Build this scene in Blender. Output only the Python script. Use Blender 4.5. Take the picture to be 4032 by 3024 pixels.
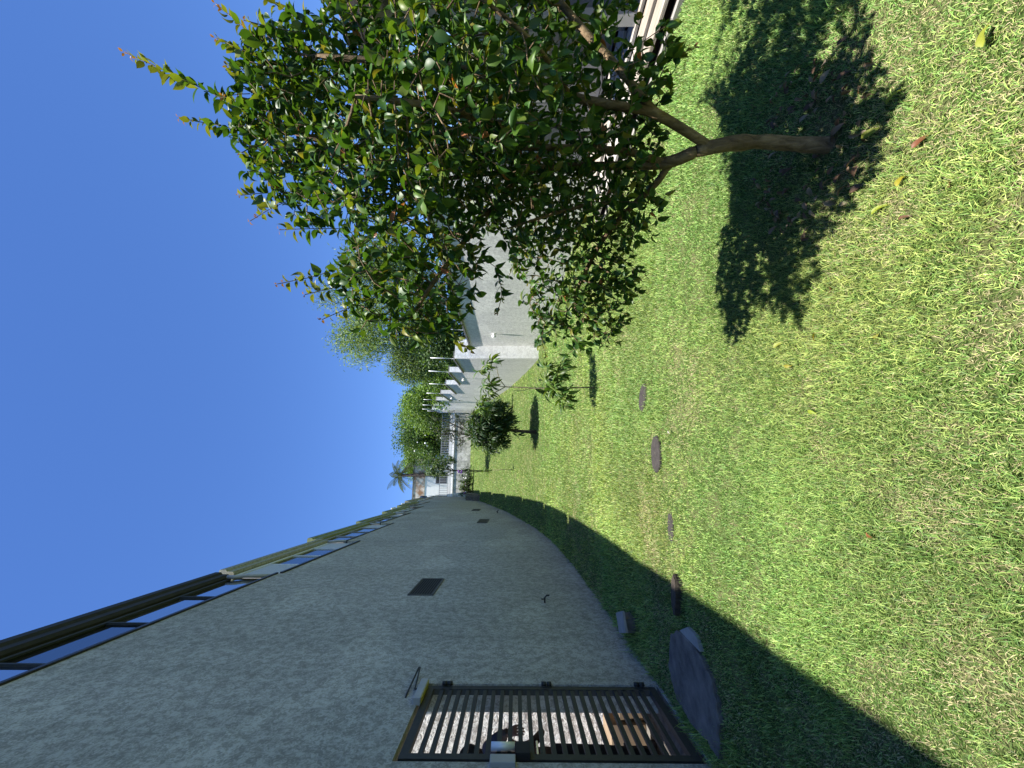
import bpy, math, random
import numpy as np
from mathutils import Vector, Matrix

for o in list(bpy.data.objects):
    bpy.data.objects.remove(o)
S = bpy.context.scene
COL = S.collection
R = math.radians

# ------------------------------------------------------------------ camera
# The phone was held upright and the file lies on its side: the world's up is the picture's left.
CAM = np.array([0.0, 0.0, 1.30])
YAW, PITCH = R(13.65), R(0.53)
FW = np.array([math.sin(YAW) * math.cos(PITCH), math.cos(YAW) * math.cos(PITCH), math.sin(PITCH)])
RT = np.array([math.cos(YAW), -math.sin(YAW), 0.0])
UP = np.cross(RT, FW)
cd = bpy.data.cameras.new('camera')
cam = bpy.data.objects.new('camera', cd)
COL.objects.link(cam)
cd.sensor_fit = 'HORIZONTAL'
cd.sensor_width = 36.0
cd.lens = 36.0 * 1514.0 / 4032.0
cd.clip_start = 0.02
cd.clip_end = 3000
m = Matrix(((-UP[0], RT[0], -FW[0], CAM[0]), (-UP[1], RT[1], -FW[1], CAM[1]), (-UP[2], RT[2], -FW[2], CAM[2]), (0, 0, 0, 1)))
cam.matrix_world = m
S.camera = cam

# ------------------------------------------------------------------ sky and sun
SUN = Vector((-0.135, -0.19, 1.0)).normalized()
w = bpy.data.worlds.new('World')
S.world = w
w.use_nodes = True
nt = w.node_tree
sky = nt.nodes.new('ShaderNodeTexSky')
sky.sky_type = 'NISHITA'
sky.sun_disc = False
sky.sun_elevation = math.asin(SUN.z)
sky.sun_rotation = math.atan2(SUN.x, SUN.y)
sky.altitude = 1500
sky.air_density = 1.0
sky.dust_density = 0.15
sky.ozone_density = 4.0
bg = nt.nodes['Background']
hs_ = nt.nodes.new('ShaderNodeHueSaturation')
hs_.inputs['Saturation'].default_value = 1.18
hs_.inputs['Hue'].default_value = 0.51
nt.links.new(sky.outputs[0], hs_.inputs['Color'])
nt.links.new(hs_.outputs[0], bg.inputs[0])
bg.inputs[1].default_value = 0.106
sl = bpy.data.lights.new('sun', 'SUN')
sl.energy = 5.0
sl.angle = R(0.53)
sl.color = (1.0, 0.955, 0.88)
so = bpy.data.objects.new('sun', sl)
COL.objects.link(so)
so.rotation_euler = SUN.to_track_quat('Z', 'Y').to_euler()
so.location = (0, 0, 30)
vs = S.view_settings
vs.view_transform = 'Standard'
vs.look = 'None'
vs.exposure = 1.15
vs.gamma = 1.0
vs.use_curve_mapping = False
S.cycles.use_denoising = True
S.cycles.max_bounces = 6
S.cycles.transparent_max_bounces = 12
S.cycles.caustics_reflective = False
S.cycles.caustics_refractive = False

# ------------------------------------------------------------------ helpers
ORG = {}


def thing(name, label, cat, loc=(0, 0, 0), group=None):
    o = bpy.data.objects.new(name, None)
    o.empty_display_size = 0.1
    COL.objects.link(o)
    o.location = loc
    ORG[o.name] = np.array(loc, float)
    tag(o, label, cat, group)
    return o


def tag(o, label=None, cat=None, group=None, kind=None):
    if label:
        o['label'] = label
    if cat:
        o['category'] = cat
    if group:
        o['group'] = group
    if kind:
        o['kind'] = kind
    return o


class MB:
    def __init__(s):
        s.v = []
        s.f = []

    def add(s, verts, faces):
        b = len(s.v)
        s.v += [tuple(map(float, p)) for p in verts]
        s.f += [tuple(i + b for i in f) for f in faces]
        return s

    def box(s, x0, x1, y0, y1, z0, z1, bev=0.0):
        if bev <= 0:
            v = [(x, y, z) for x in (x0, x1) for y in (y0, y1) for z in (z0, z1)]
            return s.add(v, [(0, 1, 3, 2), (4, 6, 7, 5), (0, 4, 5, 1), (2, 3, 7, 6), (0, 2, 6, 4), (1, 5, 7, 3)])
        # box with chamfered long edges (chamfer around every edge via three shells)
        import bmesh
        bm = bmesh.new()
        bmesh.ops.create_cube(bm, size=1)
        for p in bm.verts:
            p.co = Vector(((x0 + x1) / 2 + p.co.x * (x1 - x0), (y0 + y1) / 2 + p.co.y * (y1 - y0), (z0 + z1) / 2 + p.co.z * (z1 - z0)))
        bmesh.ops.bevel(bm, geom=list(bm.edges), offset=bev, segments=2, affect='EDGES', profile=0.6)
        bm.verts.ensure_lookup_table()
        bm.verts.index_update()
        s.add([p.co[:] for p in bm.verts], [[q.index for q in f.verts] for f in bm.faces])
        bm.free()
        return s

    def tube(s, pts, rad, n=6, cap=True):
        pts = [np.array(p, float) for p in pts]
        if np.isscalar(rad):
            rad = [rad] * len(pts)
        verts = []
        ref = None
        for i, p in enumerate(pts):
            a = pts[max(i - 1, 0)]
            b = pts[min(i + 1, len(pts) - 1)]
            t = b - a
            t = t / (np.linalg.norm(t) + 1e-9)
            if ref is None:
                ref = np.cross(t, (0, 0, 1.0))
                if np.linalg.norm(ref) < 0.1:
                    ref = np.cross(t, (1.0, 0, 0))
            ref = ref - t * (ref @ t)
            ref = ref / (np.linalg.norm(ref) + 1e-9)
            bi = np.cross(t, ref)
            for k in range(n):
                an = 2 * math.pi * k / n
                verts.append(p + rad[i] * (ref * math.cos(an) + bi * math.sin(an)))
        f = []
        for i in range(len(pts) - 1):
            for k in range(n):
                f.append((i * n + k, i * n + (k + 1) % n, (i + 1) * n + (k + 1) % n, (i + 1) * n + k))
        if cap:
            f.append(tuple(range(n))[::-1])
            f.append(tuple((len(pts) - 1) * n + k for k in range(n)))
        return s.add(verts, f)

    def ball(s, c, r, nu=10, nv=7, sq=(1, 1, 1)):
        v = []
        for j in range(nv + 1):
            ph = math.pi * j / nv
            for i in range(nu):
                th = 2 * math.pi * i / nu
                v.append((c[0] + r * sq[0] * math.sin(ph) * math.cos(th), c[1] + r * sq[1] * math.sin(ph) * math.sin(th), c[2] + r * sq[2] * math.cos(ph)))
        f = []
        for j in range(nv):
            for i in range(nu):
                f.append((j * nu + i, (j + 1) * nu + i, (j + 1) * nu + (i + 1) % nu, j * nu + (i + 1) % nu))
        return s.add(v, f)

    def build(s, name, mat, parent=None, smooth=False):
        me = bpy.data.meshes.new(name)
        org = np.zeros(3)
        if parent is not None:
            q = parent
            while q is not None:
                if q.name in ORG:
                    org = org + ORG[q.name]
                q = q.parent
        me.from_pydata([tuple(np.array(p) - org) for p in s.v], [], s.f)
        if mat is not None:
            me.materials.append(mat)
        if smooth:
            me.polygons.foreach_set('use_smooth', [True] * len(me.polygons))
        me.update()
        o = bpy.data.objects.new(name, me)
        COL.objects.link(o)
        if parent is not None:
            o.parent = parent
        return o


def box(name, mat, parent, *a, bev=0.0):
    return MB().box(*a, bev=bev).build(name, mat, parent)


def np_mesh(name, V, quads=None, tris=None, mat=None, col=None, smooth=True):
    me = bpy.data.meshes.new(name)
    V = np.asarray(V, np.float32)
    nq = 0 if quads is None else len(quads)
    ntr = 0 if tris is None else len(tris)
    loops = []
    if nq:
        loops.append(np.asarray(quads, np.int32).ravel())
    if ntr:
        loops.append(np.asarray(tris, np.int32).ravel())
    loops = np.concatenate(loops)
    starts = np.concatenate([np.arange(nq) * 4, nq * 4 + np.arange(ntr) * 3]).astype(np.int32)
    me.vertices.add(len(V))
    me.vertices.foreach_set('co', V.ravel())
    me.loops.add(len(loops))
    me.loops.foreach_set('vertex_index', loops)
    me.polygons.add(nq + ntr)
    me.polygons.foreach_set('loop_start', starts)
    me.update(calc_edges=True)
    if smooth:
        me.polygons.foreach_set('use_smooth', np.ones(nq + ntr, bool))
    if col is not None:
        a = me.color_attributes.new('col', 'FLOAT_COLOR', 'POINT')
        c4 = np.ones((len(V), 4), np.float32)
        c4[:, :3] = col
        a.data.foreach_set('color', c4.ravel())
    if mat is not None:
        me.materials.append(mat)
    return me


def link(name, me, parent=None):
    o = bpy.data.objects.new(name, me)
    COL.objects.link(o)
    if parent is not None:
        o.parent = parent
    return o


# ------------------------------------------------------------------ materials
def nmat(name):
    mt = bpy.data.materials.new(name)
    mt.use_nodes = True
    t = mt.node_tree
    return mt, t, t.nodes['Principled BSDF'], t.nodes['Material Output']


def N(t, kind, **kw):
    n = t.nodes.new(kind)
    for k, v in kw.items():
        if k in ('operation', 'blend_type', 'data_type', 'attribute_name', 'wave_type', 'feature', 'distance', 'noise_dimensions'):
            setattr(n, k, v)
        else:
            n.inputs[k.replace('_', ' ')].default_value = v
    return n


def ramp(t, src, stops):
    r = t.nodes.new('ShaderNodeValToRGB')
    e = r.color_ramp.elements
    while len(e) < len(stops):
        e.new(0.5)
    for i, (p, c) in enumerate(stops):
        e[i].position = p
        e[i].color = (*c, 1)
    t.links.new(src, r.inputs[0])
    return r.outputs[0]


def mix(t, a, b, fac, mode='MIX'):
    n = t.nodes.new('ShaderNodeMix')
    n.data_type = 'RGBA'
    n.blend_type = mode
    for i, s_ in ((6, a), (7, b)):
        if isinstance(s_, tuple):
            n.inputs[i].default_value = (*s_, 1)
        else:
            t.links.new(s_, n.inputs[i])
    if isinstance(fac, (int, float)):
        n.inputs[0].default_value = fac
    else:
        t.links.new(fac, n.inputs[0])
    return n.outputs[2]


def coords(t, scale=(1, 1, 1)):
    g = t.nodes.new('ShaderNodeNewGeometry')
    mp = t.nodes.new('ShaderNodeMapping')
    mp.inputs['Scale'].default_value = scale
    t.links.new(g.outputs['Position'], mp.inputs[0])
    return mp.outputs[0]


def noise(t, co, scale, detail=4, rough=0.55, dist=0.0):
    n = N(t, 'ShaderNodeTexNoise', Scale=scale, Detail=detail, Roughness=rough, Distortion=dist)
    t.links.new(co, n.inputs['Vector'])
    return n.outputs['Fac']


def bump(t, p, h, strength, dist):
    b = N(t, 'ShaderNodeBump', Strength=strength, Distance=dist)
    t.links.new(h, b.inputs['Height'])
    t.links.new(b.outputs[0], p.inputs['Normal'])


def plain(name, c, rough=0.6, metal=0.0, var=0.15, sc=6.0, bmp=0.0):
    mt, t, p, o = nmat(name)
    co = coords(t)
    f = noise(t, co, sc, 5, 0.6)
    lo = tuple(x * (1 - var) for x in c)
    hi = tuple(min(1, x * (1 + var)) for x in c)
    t.links.new(ramp(t, f, [(0.3, lo), (0.7, hi)]), p.inputs['Base Color'])
    p.inputs['Roughness'].default_value = rough
    p.inputs['Metallic'].default_value = metal
    if bmp:
        bump(t, p, noise(t, co, sc * 12, 4), bmp, 0.01)
    return mt


def stucco(name, dark, light, mott=26, stain=0.35, streak=0.25, bmp=0.5, squig=0.5):
    mt, t, p, o = nmat(name)
    co = coords(t)
    a = noise(t, co, mott, 3, 0.55, squig)
    b = noise(t, co, mott * 0.33, 5, 0.7, 0.3)
    ad = N(t, 'ShaderNodeMath', operation='ADD')
    t.links.new(a, ad.inputs[0])
    t.links.new(b, ad.inputs[1])
    hf = N(t, 'ShaderNodeMath', operation='MULTIPLY')
    t.links.new(ad.outputs[0], hf.inputs[0])
    hf.inputs[1].default_value = 0.5
    base = ramp(t, hf.outputs[0], [(0.43, dark), (0.50, tuple((x + y) / 2 for x, y in zip(dark, light))), (0.57, light)])
    big = noise(t, co, 0.55, 5, 0.6, 0.4)
    bigc = ramp(t, big, [(0.3, (1 - stain,) * 3), (0.65, (1, 1, 1))])
    st = noise(t, coords(t, (2.3, 2.3, 0.12)), 1.6, 5, 0.6)
    stc = ramp(t, st, [(0.30, (1 - streak, 1 - streak * 0.92, 1 - streak)), (0.6, (1, 1, 1))])
    c = mix(t, base, bigc, 1.0, 'MULTIPLY')
    c = mix(t, c, stc, 1.0, 'MULTIPLY')
    pt = noise(t, coords(t, (1, 0.5, 0.9)), 0.9, 2, 0.4, 0.2)
    c = mix(t, c, ramp(t, pt, [(0.60, (1, 1, 1)), (0.615, (1.13, 1.13, 1.12))]), 1.0, 'MULTIPLY')
    ck = N(t, 'ShaderNodeTexVoronoi', Scale=0.42, feature='DISTANCE_TO_EDGE')
    wob = t.nodes.new('ShaderNodeVectorMath')
    wob.operation = 'ADD'
    nz = N(t, 'ShaderNodeTexNoise', Scale=3.0, Detail=5.0)
    t.links.new(co, nz.inputs['Vector'])
    sc_ = t.nodes.new('ShaderNodeVectorMath')
    sc_.operation = 'SCALE'
    sc_.inputs['Scale'].default_value = 0.5
    t.links.new(nz.outputs['Color'], sc_.inputs[0])
    t.links.new(co, wob.inputs[0])
    t.links.new(sc_.outputs[0], wob.inputs[1])
    t.links.new(wob.outputs[0], ck.inputs['Vector'])
    crk = ramp(t, ck.outputs['Distance'], [(0.0, (0.62, 0.62, 0.6)), (0.006, (1, 1, 1))])
    c = mix(t, c, crk, ramp(t, big, [(0.5, (0, 0, 0)), (0.6, (0.8, 0.8, 0.8))]), 'MULTIPLY')
    t.links.new(c, p.inputs['Base Color'])
    p.inputs['Roughness'].default_value = 0.9
    p.inputs['Specular IOR Level'].default_value = 0.15
    bump(t, p, a, bmp, 0.02)
    return mt


def leafmat(name, transl=0.35, rough=0.4, spec=0.5, sat=1.0, tint=(1.5, 1.45, 0.5)):
    mt, t, p, o = nmat(name)
    at = N(t, 'ShaderNodeAttribute', attribute_name='col')
    c = at.outputs['Color']
    n = noise(t, coords(t), 30, 3)
    c = mix(t, c, ramp(t, n, [(0.3, (0.8, 0.8, 0.8)), (0.7, (1.15, 1.15, 1.15))]), 1.0, 'MULTIPLY')
    t.links.new(c, p.inputs['Base Color'])
    p.inputs['Roughness'].default_value = rough
    p.inputs['Specular IOR Level'].default_value = spec
    tr = N(t, 'ShaderNodeBsdfTranslucent')
    tc = mix(t, c, tint, 1.0, 'MULTIPLY')
    t.links.new(tc, tr.inputs['Color'])
    ms = N(t, 'ShaderNodeMixShader', Fac=transl)
    t.links.new(p.outputs[0], ms.inputs[1])
    t.links.new(tr.outputs[0], ms.inputs[2])
    t.links.new(ms.outputs[0], o.inputs['Surface'])
    return mt


def glass(name, tint=(0.7, 0.78, 0.8), rough=0.02, reflect=0.25):
    mt, t, p, o = nmat(name)
    t.nodes.remove(p)
    tr = N(t, 'ShaderNodeBsdfTransparent')
    tr.inputs[0].default_value = (*tint, 1)
    gl = N(t, 'ShaderNodeBsdfGlossy', Roughness=rough)
    gl.inputs[0].default_value = (0.9, 0.93, 0.95, 1)
    fr = N(t, 'ShaderNodeFresnel', IOR=1.6)
    mx = N(t, 'ShaderNodeMath', operation='MAXIMUM')
    t.links.new(fr.outputs[0], mx.inputs[0])
    mx.inputs[1].default_value = reflect
    ms = N(t, 'ShaderNodeMixShader')
    t.links.new(mx.outputs[0], ms.inputs[0])
    t.links.new(tr.outputs[0], ms.inputs[1])
    t.links.new(gl.outputs[0], ms.inputs[2])
    t.links.new(ms.outputs[0], o.inputs['Surface'])
    return mt


M = {}
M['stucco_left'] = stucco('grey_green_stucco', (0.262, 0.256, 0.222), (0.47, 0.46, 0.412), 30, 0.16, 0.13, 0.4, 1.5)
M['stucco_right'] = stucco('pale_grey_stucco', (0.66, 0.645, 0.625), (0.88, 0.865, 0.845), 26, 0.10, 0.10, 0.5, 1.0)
M['stucco_sun_tone'] = stucco('sun_brightened_stucco', (0.72, 0.71, 0.70), (0.92, 0.91, 0.90), 19, 0.08, 0.05, 0.6, 1.0)  # paler copy of the wall stucco, sun on the end faces painted in
M['stucco_passage'] = stucco('rough_passage_plaster', (0.42, 0.38, 0.35), (0.95, 0.93, 0.90), 26, 0.05, 0.03, 0.9, 1.6)
M['stained_wall'] = stucco('weathered_white_wall', (0.50, 0.49, 0.46), (0.82, 0.80, 0.76), 5, 0.4, 0.35, 0.3, 0.4)
M['brown_stain_wall'] = stucco('rust_stained_plaster', (0.42, 0.24, 0.14), (0.85, 0.80, 0.74), 1.6, 0.3, 0.3, 0.2, 0.6)
M['white_paint'] = plain('white_paint', (0.80, 0.80, 0.78), 0.6, 0, 0.05, 3)
M['white_metal'] = plain('white_metal', (0.72, 0.74, 0.74), 0.4, 0.2, 0.06, 12)
M['black_metal'] = plain('charcoal_painted_metal', (0.020, 0.023, 0.023), 0.65, 0.0, 0.25, 30)
M['dark_coping'] = plain('dark_coping_metal', (0.035, 0.032, 0.030), 0.5, 0.2, 0.3, 10)
M['grey_coping'] = plain('weathered_grey_coping', (0.16, 0.16, 0.155), 0.8, 0, 0.3, 8, 0.3)
M['gutter_black'] = plain('black_gutter', (0.016, 0.0155, 0.014), 0.8, 0.0, 0.3, 8)
M['gutter_stone'] = plain('lichen_speckled_cornice', (0.27, 0.265, 0.20), 0.9, 0, 0.4, 22, 0.5)
M['gutter_green'] = plain('olive_green_gutter', (0.145, 0.170, 0.060), 0.55, 0, 0.3, 9)
M['frosted'] = plain('frosted_panel', (0.42, 0.44, 0.45), 0.7, 0, 0.2, 40)
M['interior_dark'] = plain('shade_toned_interior', (0.05, 0.05, 0.055), 0.8)  # dimness inside rooms and openings painted into the colour
M['interior_light'] = plain('lit_toned_interior', (0.50, 0.56, 0.50), 0.8)  # brightly lit rooms painted as a paler interior
M['glass'] = glass('window_glass', (0.35, 0.4, 0.42), 0.01, 0.72)
M['glass_clear'] = glass('clear_glass', (0.8, 0.87, 0.86), 0.01, 0.42)
M['glass_dim'] = glass('smoked_glass', (0.3, 0.33, 0.35), 0.01, 0.40)
M['curtain'] = plain('pale_curtain', (0.55, 0.55, 0.53), 0.9, 0, 0.1, 5)
M['concrete'] = plain('grey_concrete', (0.15, 0.135, 0.12), 0.95, 0, 0.45, 9, 0.8)
M['concrete_pale'] = plain('pale_concrete', (0.30, 0.285, 0.26), 0.85, 0, 0.15, 9, 0.3)
M['dark_stone'] = plain('dark_paving_stone', (0.040, 0.034, 0.031), 0.95, 0, 0.4, 25, 0.6)
M['house_grey'] = plain('blue_grey_house_paint', (0.17, 0.175, 0.19), 0.8, 0, 0.1, 3)
M['roof_fascia'] = plain('dark_bark_fascia', (0.05, 0.042, 0.036), 0.9, 0, 0.5, 25, 0.6)
M['frame_grey'] = plain('grey_window_frame', (0.33, 0.34, 0.35), 0.5, 0.1, 0.1)
M['blue_plastic'] = plain('blue_plastic', (0.02, 0.045, 0.09), 0.5)
M['tile_white'] = plain('white_glazed_tile', (0.78, 0.78, 0.76), 0.3, 0, 0.06, 12)
M['cardboard'] = plain('tan_cardboard', (0.22, 0.16, 0.105), 0.85, 0, 0.15, 6)
M['black_plastic'] = plain('black_plastic', (0.009, 0.009, 0.010), 0.8)
M['vent_slat'] = plain('dark_vent_slat', (0.03, 0.032, 0.032), 0.7)
M['vent_frame'] = plain('grey_vent_frame', (0.07, 0.072, 0.07), 0.7)
M['skin'] = plain('skin', (0.22, 0.10, 0.06), 0.55, 0, 0.12, 20)
M['sleeve'] = plain('dark_violet_cloth', (0.045, 0.042, 0.065), 0.9, 0, 0.2, 40)
M['shirt'] = plain('brown_cloth', (0.085, 0.05, 0.035), 0.9, 0, 0.2, 30)
M['trousers'] = plain('black_cloth', (0.02, 0.02, 0.024), 0.9, 0, 0.2, 30)
M['red_cloth'] = plain('faded_red_plastic', (0.45, 0.14, 0.09), 0.6)
M['brass'] = plain('yellowed_label', (0.42, 0.36, 0.08), 0.5)
M['chrome'] = plain('bright_steel', (0.6, 0.6, 0.6), 0.25, 1.0, 0.05)


def m_wood():
    mt, t, p, o = nmat('weathered_deck_wood')
    co = coords(t, (30, 1.2, 30))
    f = noise(t, co, 3.0, 6, 0.65, 0.4)
    big = noise(t, coords(t), 1.4, 4)
    c = ramp(t, f, [(0.3, (0.27, 0.235, 0.20)), (0.5, (0.46, 0.43, 0.39)), (0.7, (0.58, 0.555, 0.52))])
    c = mix(t, c, ramp(t, big, [(0.35, (0.75, 0.68, 0.6)), (0.6, (1, 1, 1))]), 1.0, 'MULTIPLY')
    t.links.new(c, p.inputs['Base Color'])
    p.inputs['Roughness'].default_value = 0.85
    bump(t, p, f, 0.5, 0.01)
    return mt


M['deck'] = m_wood()


def m_bark(name, lo, hi):
    mt, t, p, o = nmat(name)
    f = noise(t, coords(t, (1, 1, 0.35)), 38, 6, 0.65, 0.6)
    b = noise(t, coords(t), 9, 4)
    c = ramp(t, f, [(0.3, lo), (0.7, hi)])
    c = mix(t, c, ramp(t, b, [(0.35, (0.6, 0.55, 0.5)), (0.65, (1.1, 1.1, 1.05))]), 1.0, 'MULTIPLY')
    t.links.new(c, p.inputs['Base Color'])
    p.inputs['Roughness'].default_value = 0.85
    bump(t, p, f, 1.0, 0.02)
    return mt


M['bark'] = m_bark('brown_bark', (0.085, 0.055, 0.030), (0.36, 0.255, 0.15))
M['bark_dark'] = m_bark('dark_bark', (0.03, 0.024, 0.02), (0.10, 0.08, 0.065))
M['stem_pale'] = m_bark('pale_stem', (0.22, 0.19, 0.12), (0.45, 0.40, 0.27))
M['leaf'] = leafmat('glossy_leaf', 0.32, 0.44, 0.38, tint=(1.7, 1.55, 0.5))
M['leaf_far'] = leafmat('far_foliage', 0.30, 0.55, 0.3)
M['leaf_dry'] = leafmat('fallen_leaf', 0.35, 0.5, 0.4, tint=(1.2, 1.1, 0.6))
M['blade'] = leafmat('grass_blade', 0.22, 0.5, 0.3, tint=(1.3, 1.2, 0.5))


def m_ground():
    mt, t, p, o = nmat('lawn_soil_and_turf')
    co = coords(t)
    fine = noise(t, co, 90, 4, 0.7)
    mid = noise(t, co, 5, 5, 0.6, 0.5)
    green = ramp(t, fine, [(0.3, (0.020, 0.034, 0.010)), (0.55, (0.07, 0.12, 0.026)), (0.75, (0.22, 0.30, 0.085))])  # dark stops also paint the shaded gaps between blades
    straw = ramp(t, fine, [(0.3, (0.10, 0.08, 0.045)), (0.7, (0.36, 0.31, 0.17))])
    c = mix(t, green, straw, ramp(t, mid, [(0.48, (0, 0, 0)), (0.72, (0.7, 0.7, 0.7))]))
    t.links.new(c, p.inputs['Base Color'])
    p.inputs['Roughness'].default_value = 0.95
    p.inputs['Specular IOR Level'].default_value = 0.1
    bump(t, p, fine, 0.8, 0.03)
    return mt


M['ground'] = m_ground()
M['soil'] = plain('dark_mulch_soil', (0.045, 0.032, 0.022), 0.95, 0, 0.5, 40, 0.8)

# ------------------------------------------------------------------ ground
PY = [-300, 5.5, 7.2, 8.9, 10.8, 12.5, 15.1, 18, 21.8, 28.5, 31.8, 38, 60, 400]
PZ = [0, 0.0, 0.02, 0.06, 0.13, 0.24, 0.55, 1.02, 1.71, 3.28, 4.16, 5.67, 9.0, 12.0]


def gz(y):
    return np.interp(y, PY, PZ)


RWK = 0.078


def rwx(y):
    """face of the right-hand garden wall beyond the jog"""
    return 4.40 + RWK * (y - 14.0)


ys = np.concatenate([np.linspace(-200, -4, 12), np.arange(-3, 40.1, 0.25), np.linspace(42, 60, 10), np.linspace(80, 400, 10)])
xs = np.concatenate([np.linspace(-250, -8, 10), np.linspace(-6, 10, 33), np.linspace(13, 250, 12)])
XX, YY = np.meshgrid(xs, ys)
ZZ = gz(YY)
lump = np.where((XX > -7) & (XX < 9) & (YY > -3) & (YY < 40), 1, 0)
ZZ = ZZ + lump * (0.012 * np.sin(XX * 2.1 + YY * 0.7) * np.sin(YY * 1.7 - XX))
nx, ny = len(xs), len(ys)
V = np.stack([XX.ravel(), YY.ravel(), ZZ.ravel()], 1)
ii = (np.arange(ny - 1)[:, None] * nx + np.arange(nx - 1)[None, :]).ravel()
Q = np.stack([ii, ii + 1, ii + nx + 1, ii + nx], 1)
g = link('ground', np_mesh('ground', V, quads=Q, mat=M['ground']))
tag(g, 'green lawn ground rising up the slope between the two walls', None, None, 'structure')


def gh(x, y):
    return float(gz(y) + 0.012 * math.sin(x * 2.1 + y * 0.7) * math.sin(y * 1.7 - x))


# passage paving behind the gate
pv = box('passage_paving', M['concrete'], None, -5.4, -1.845, 1.6, 5.3, -0.25, 0.022)
tag(pv, 'grey concrete paving of the passage behind the slatted gate', None, None, 'structure')

# ------------------------------------------------------------------ left terrace wall
WX = -1.83
SEG = [(-6.0, 8.12, 5.92), (8.12, 12.05, 5.86), (12.05, 16.55, 6.25), (16.55, 21.2, 6.80), (21.2, 25.8, 7.20),
       (25.8, 30.7, 7.85), (30.7, 36.2, 8.75), (36.2, 40.0, 9.45)]
G0, G1, GT = 3.06, 4.05, 2.12
tw = thing('terrace_wall', 'tall grey-green stucco wall stepping up the slope on the shaded side of the lawn', 'wall', (WX, 0, 0))
for i, (a, b, zt) in enumerate(SEG):
    mb = MB()
    zb = min(gz(a), gz(b)) - 0.6
    if i == 0:
        mb.box(WX - 0.22, WX, a, G0, zb, zt)
        mb.box(WX - 0.22, WX, G1, b, zb, zt)
        mb.box(WX - 0.22, WX, G0, G1, GT, zt)
        mb.box(WX - 0.22, WX, G0, G1, zb, 0.015)
    else:
        xo = (-0.006 if i % 2 else 0.0)
        mb.box(WX - 0.22, WX + xo, a, b, zb, zt)
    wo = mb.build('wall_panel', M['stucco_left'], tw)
    box('coping', M['dark_coping'], wo, WX - 0.26, WX + 0.025, a + (0.012 if i else 0), b - 0.012, zt, zt + 0.045)


def vent(y0, y1, z0, z1, ns):
    v = MB()
    f = 0.022
    v.box(WX - 0.01, WX + 0.02, y0, y1, z1 - f, z1)
    v.box(WX - 0.01, WX + 0.02, y0, y1, z0, z0 + f)
    v.box(WX - 0.01, WX + 0.02, y0, y0 + f, z0 + f, z1 - f)
    v.box(WX - 0.01, WX + 0.02, y1 - f, y1, z0 + f, z1 - f)
    fr = v.build('vent_grille', M['vent_frame'], tw)
    fr['label'] = 'dark louvred vent grille in the stucco wall'
    box('backing', M['black_plastic'], fr, WX - 0.01, WX + 0.003, y0 + f, y1 - f, z0 + f, z1 - f)  # black sheet paints the dark hollow behind the slats
    for k in range(ns):
        zz = z0 + f + (z1 - z0 - 2 * f) * (k + 0.5) / ns
        h = (z1 - z0 - 2 * f) / ns * 0.30
        s_ = MB().add([(WX + 0.004, y0 + f, zz + h), (WX + 0.019, y0 + f, zz - h), (WX + 0.004, y1 - f, zz + h), (WX + 0.019, y1 - f, zz - h),
                       (WX + 0.004, y0 + f, zz + h - 0.006), (WX + 0.019, y0 + f, zz - h - 0.006), (WX + 0.004, y1 - f, zz + h - 0.006), (WX + 0.019, y1 - f, zz - h - 0.006)],
                      [(0, 1, 3, 2), (4, 6, 7, 5), (1, 5, 7, 3), (0, 2, 6, 4), (0, 4, 5, 1), (2, 3, 7, 6)])
        s_.build('slat', M['vent_slat'], fr)


vent(6.72, 7.72, 2.61, 3.02, 9)
vent(16.75, 18.1, 2.47, 2.90, 6)
vent(22.6, 23.7, 3.34, 3.78, 6)
# little garden tap on the wall
tp = MB().tube([(WX - 0.01, 6.4, 0.86), (WX + 0.07, 6.4, 0.86), (WX + 0.10, 6.4, 0.83), (WX + 0.10, 6.4, 0.79)], 0.012, 8)
tp.tube([(WX + 0.05, 6.4, 0.87), (WX + 0.05, 6.4, 0.905)], 0.008, 6).tube([(WX + 0.05, 6.37, 0.905), (WX + 0.05, 6.43, 0.905)], 0.007, 6)
tp = tp.build('garden_tap', M['black_metal'], None, True)
tag(tp, 'small dark garden tap sticking out of the wall below the near vent', 'tap')
tp = MB().tube([(WX - 0.01, 21.3, 2.25), (WX + 0.12, 21.3, 2.25), (WX + 0.15, 21.3, 2.18)], 0.02, 8).tube([(WX + 0.07, 21.3, 2.25), (WX + 0.07, 21.3, 2.33)], 0.014, 6)
tp = tp.build('garden_tap', M['black_metal'], None, True)
tag(tp, 'tiny dark garden tap on the wall near the far vents', 'tap')

# ------------------------------------------------------------------ enclosed terraces above the wall
BIG = ['nearest', 'second', 'third', 'fourth', 'fifth', 'sixth', 'seventh', 'eighth']
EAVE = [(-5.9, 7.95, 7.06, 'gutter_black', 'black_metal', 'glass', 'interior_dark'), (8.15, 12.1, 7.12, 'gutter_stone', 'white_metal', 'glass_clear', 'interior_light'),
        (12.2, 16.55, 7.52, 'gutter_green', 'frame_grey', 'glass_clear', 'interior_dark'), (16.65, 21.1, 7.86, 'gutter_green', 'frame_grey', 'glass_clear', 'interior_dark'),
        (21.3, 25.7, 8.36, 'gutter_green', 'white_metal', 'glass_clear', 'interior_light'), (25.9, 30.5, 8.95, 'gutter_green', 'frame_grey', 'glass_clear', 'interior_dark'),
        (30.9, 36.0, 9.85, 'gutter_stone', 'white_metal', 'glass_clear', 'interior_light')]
ELAB = ['enclosed terrace with heavy black gutter and dark sky-reflecting glass, nearest the camera',
        'enclosed terrace with speckled beige cornice and white-framed glass',
        'enclosed terrace with bright olive green gutter behind the beige one',
        'enclosed terrace with green gutter, fourth up the slope from the camera',
        'enclosed terrace with green gutter, fifth up the slope from the camera',
        'enclosed terrace with green gutter, sixth up the slope from the camera',
        'farthest enclosed terrace, at the top of the stepped wall']
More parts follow.
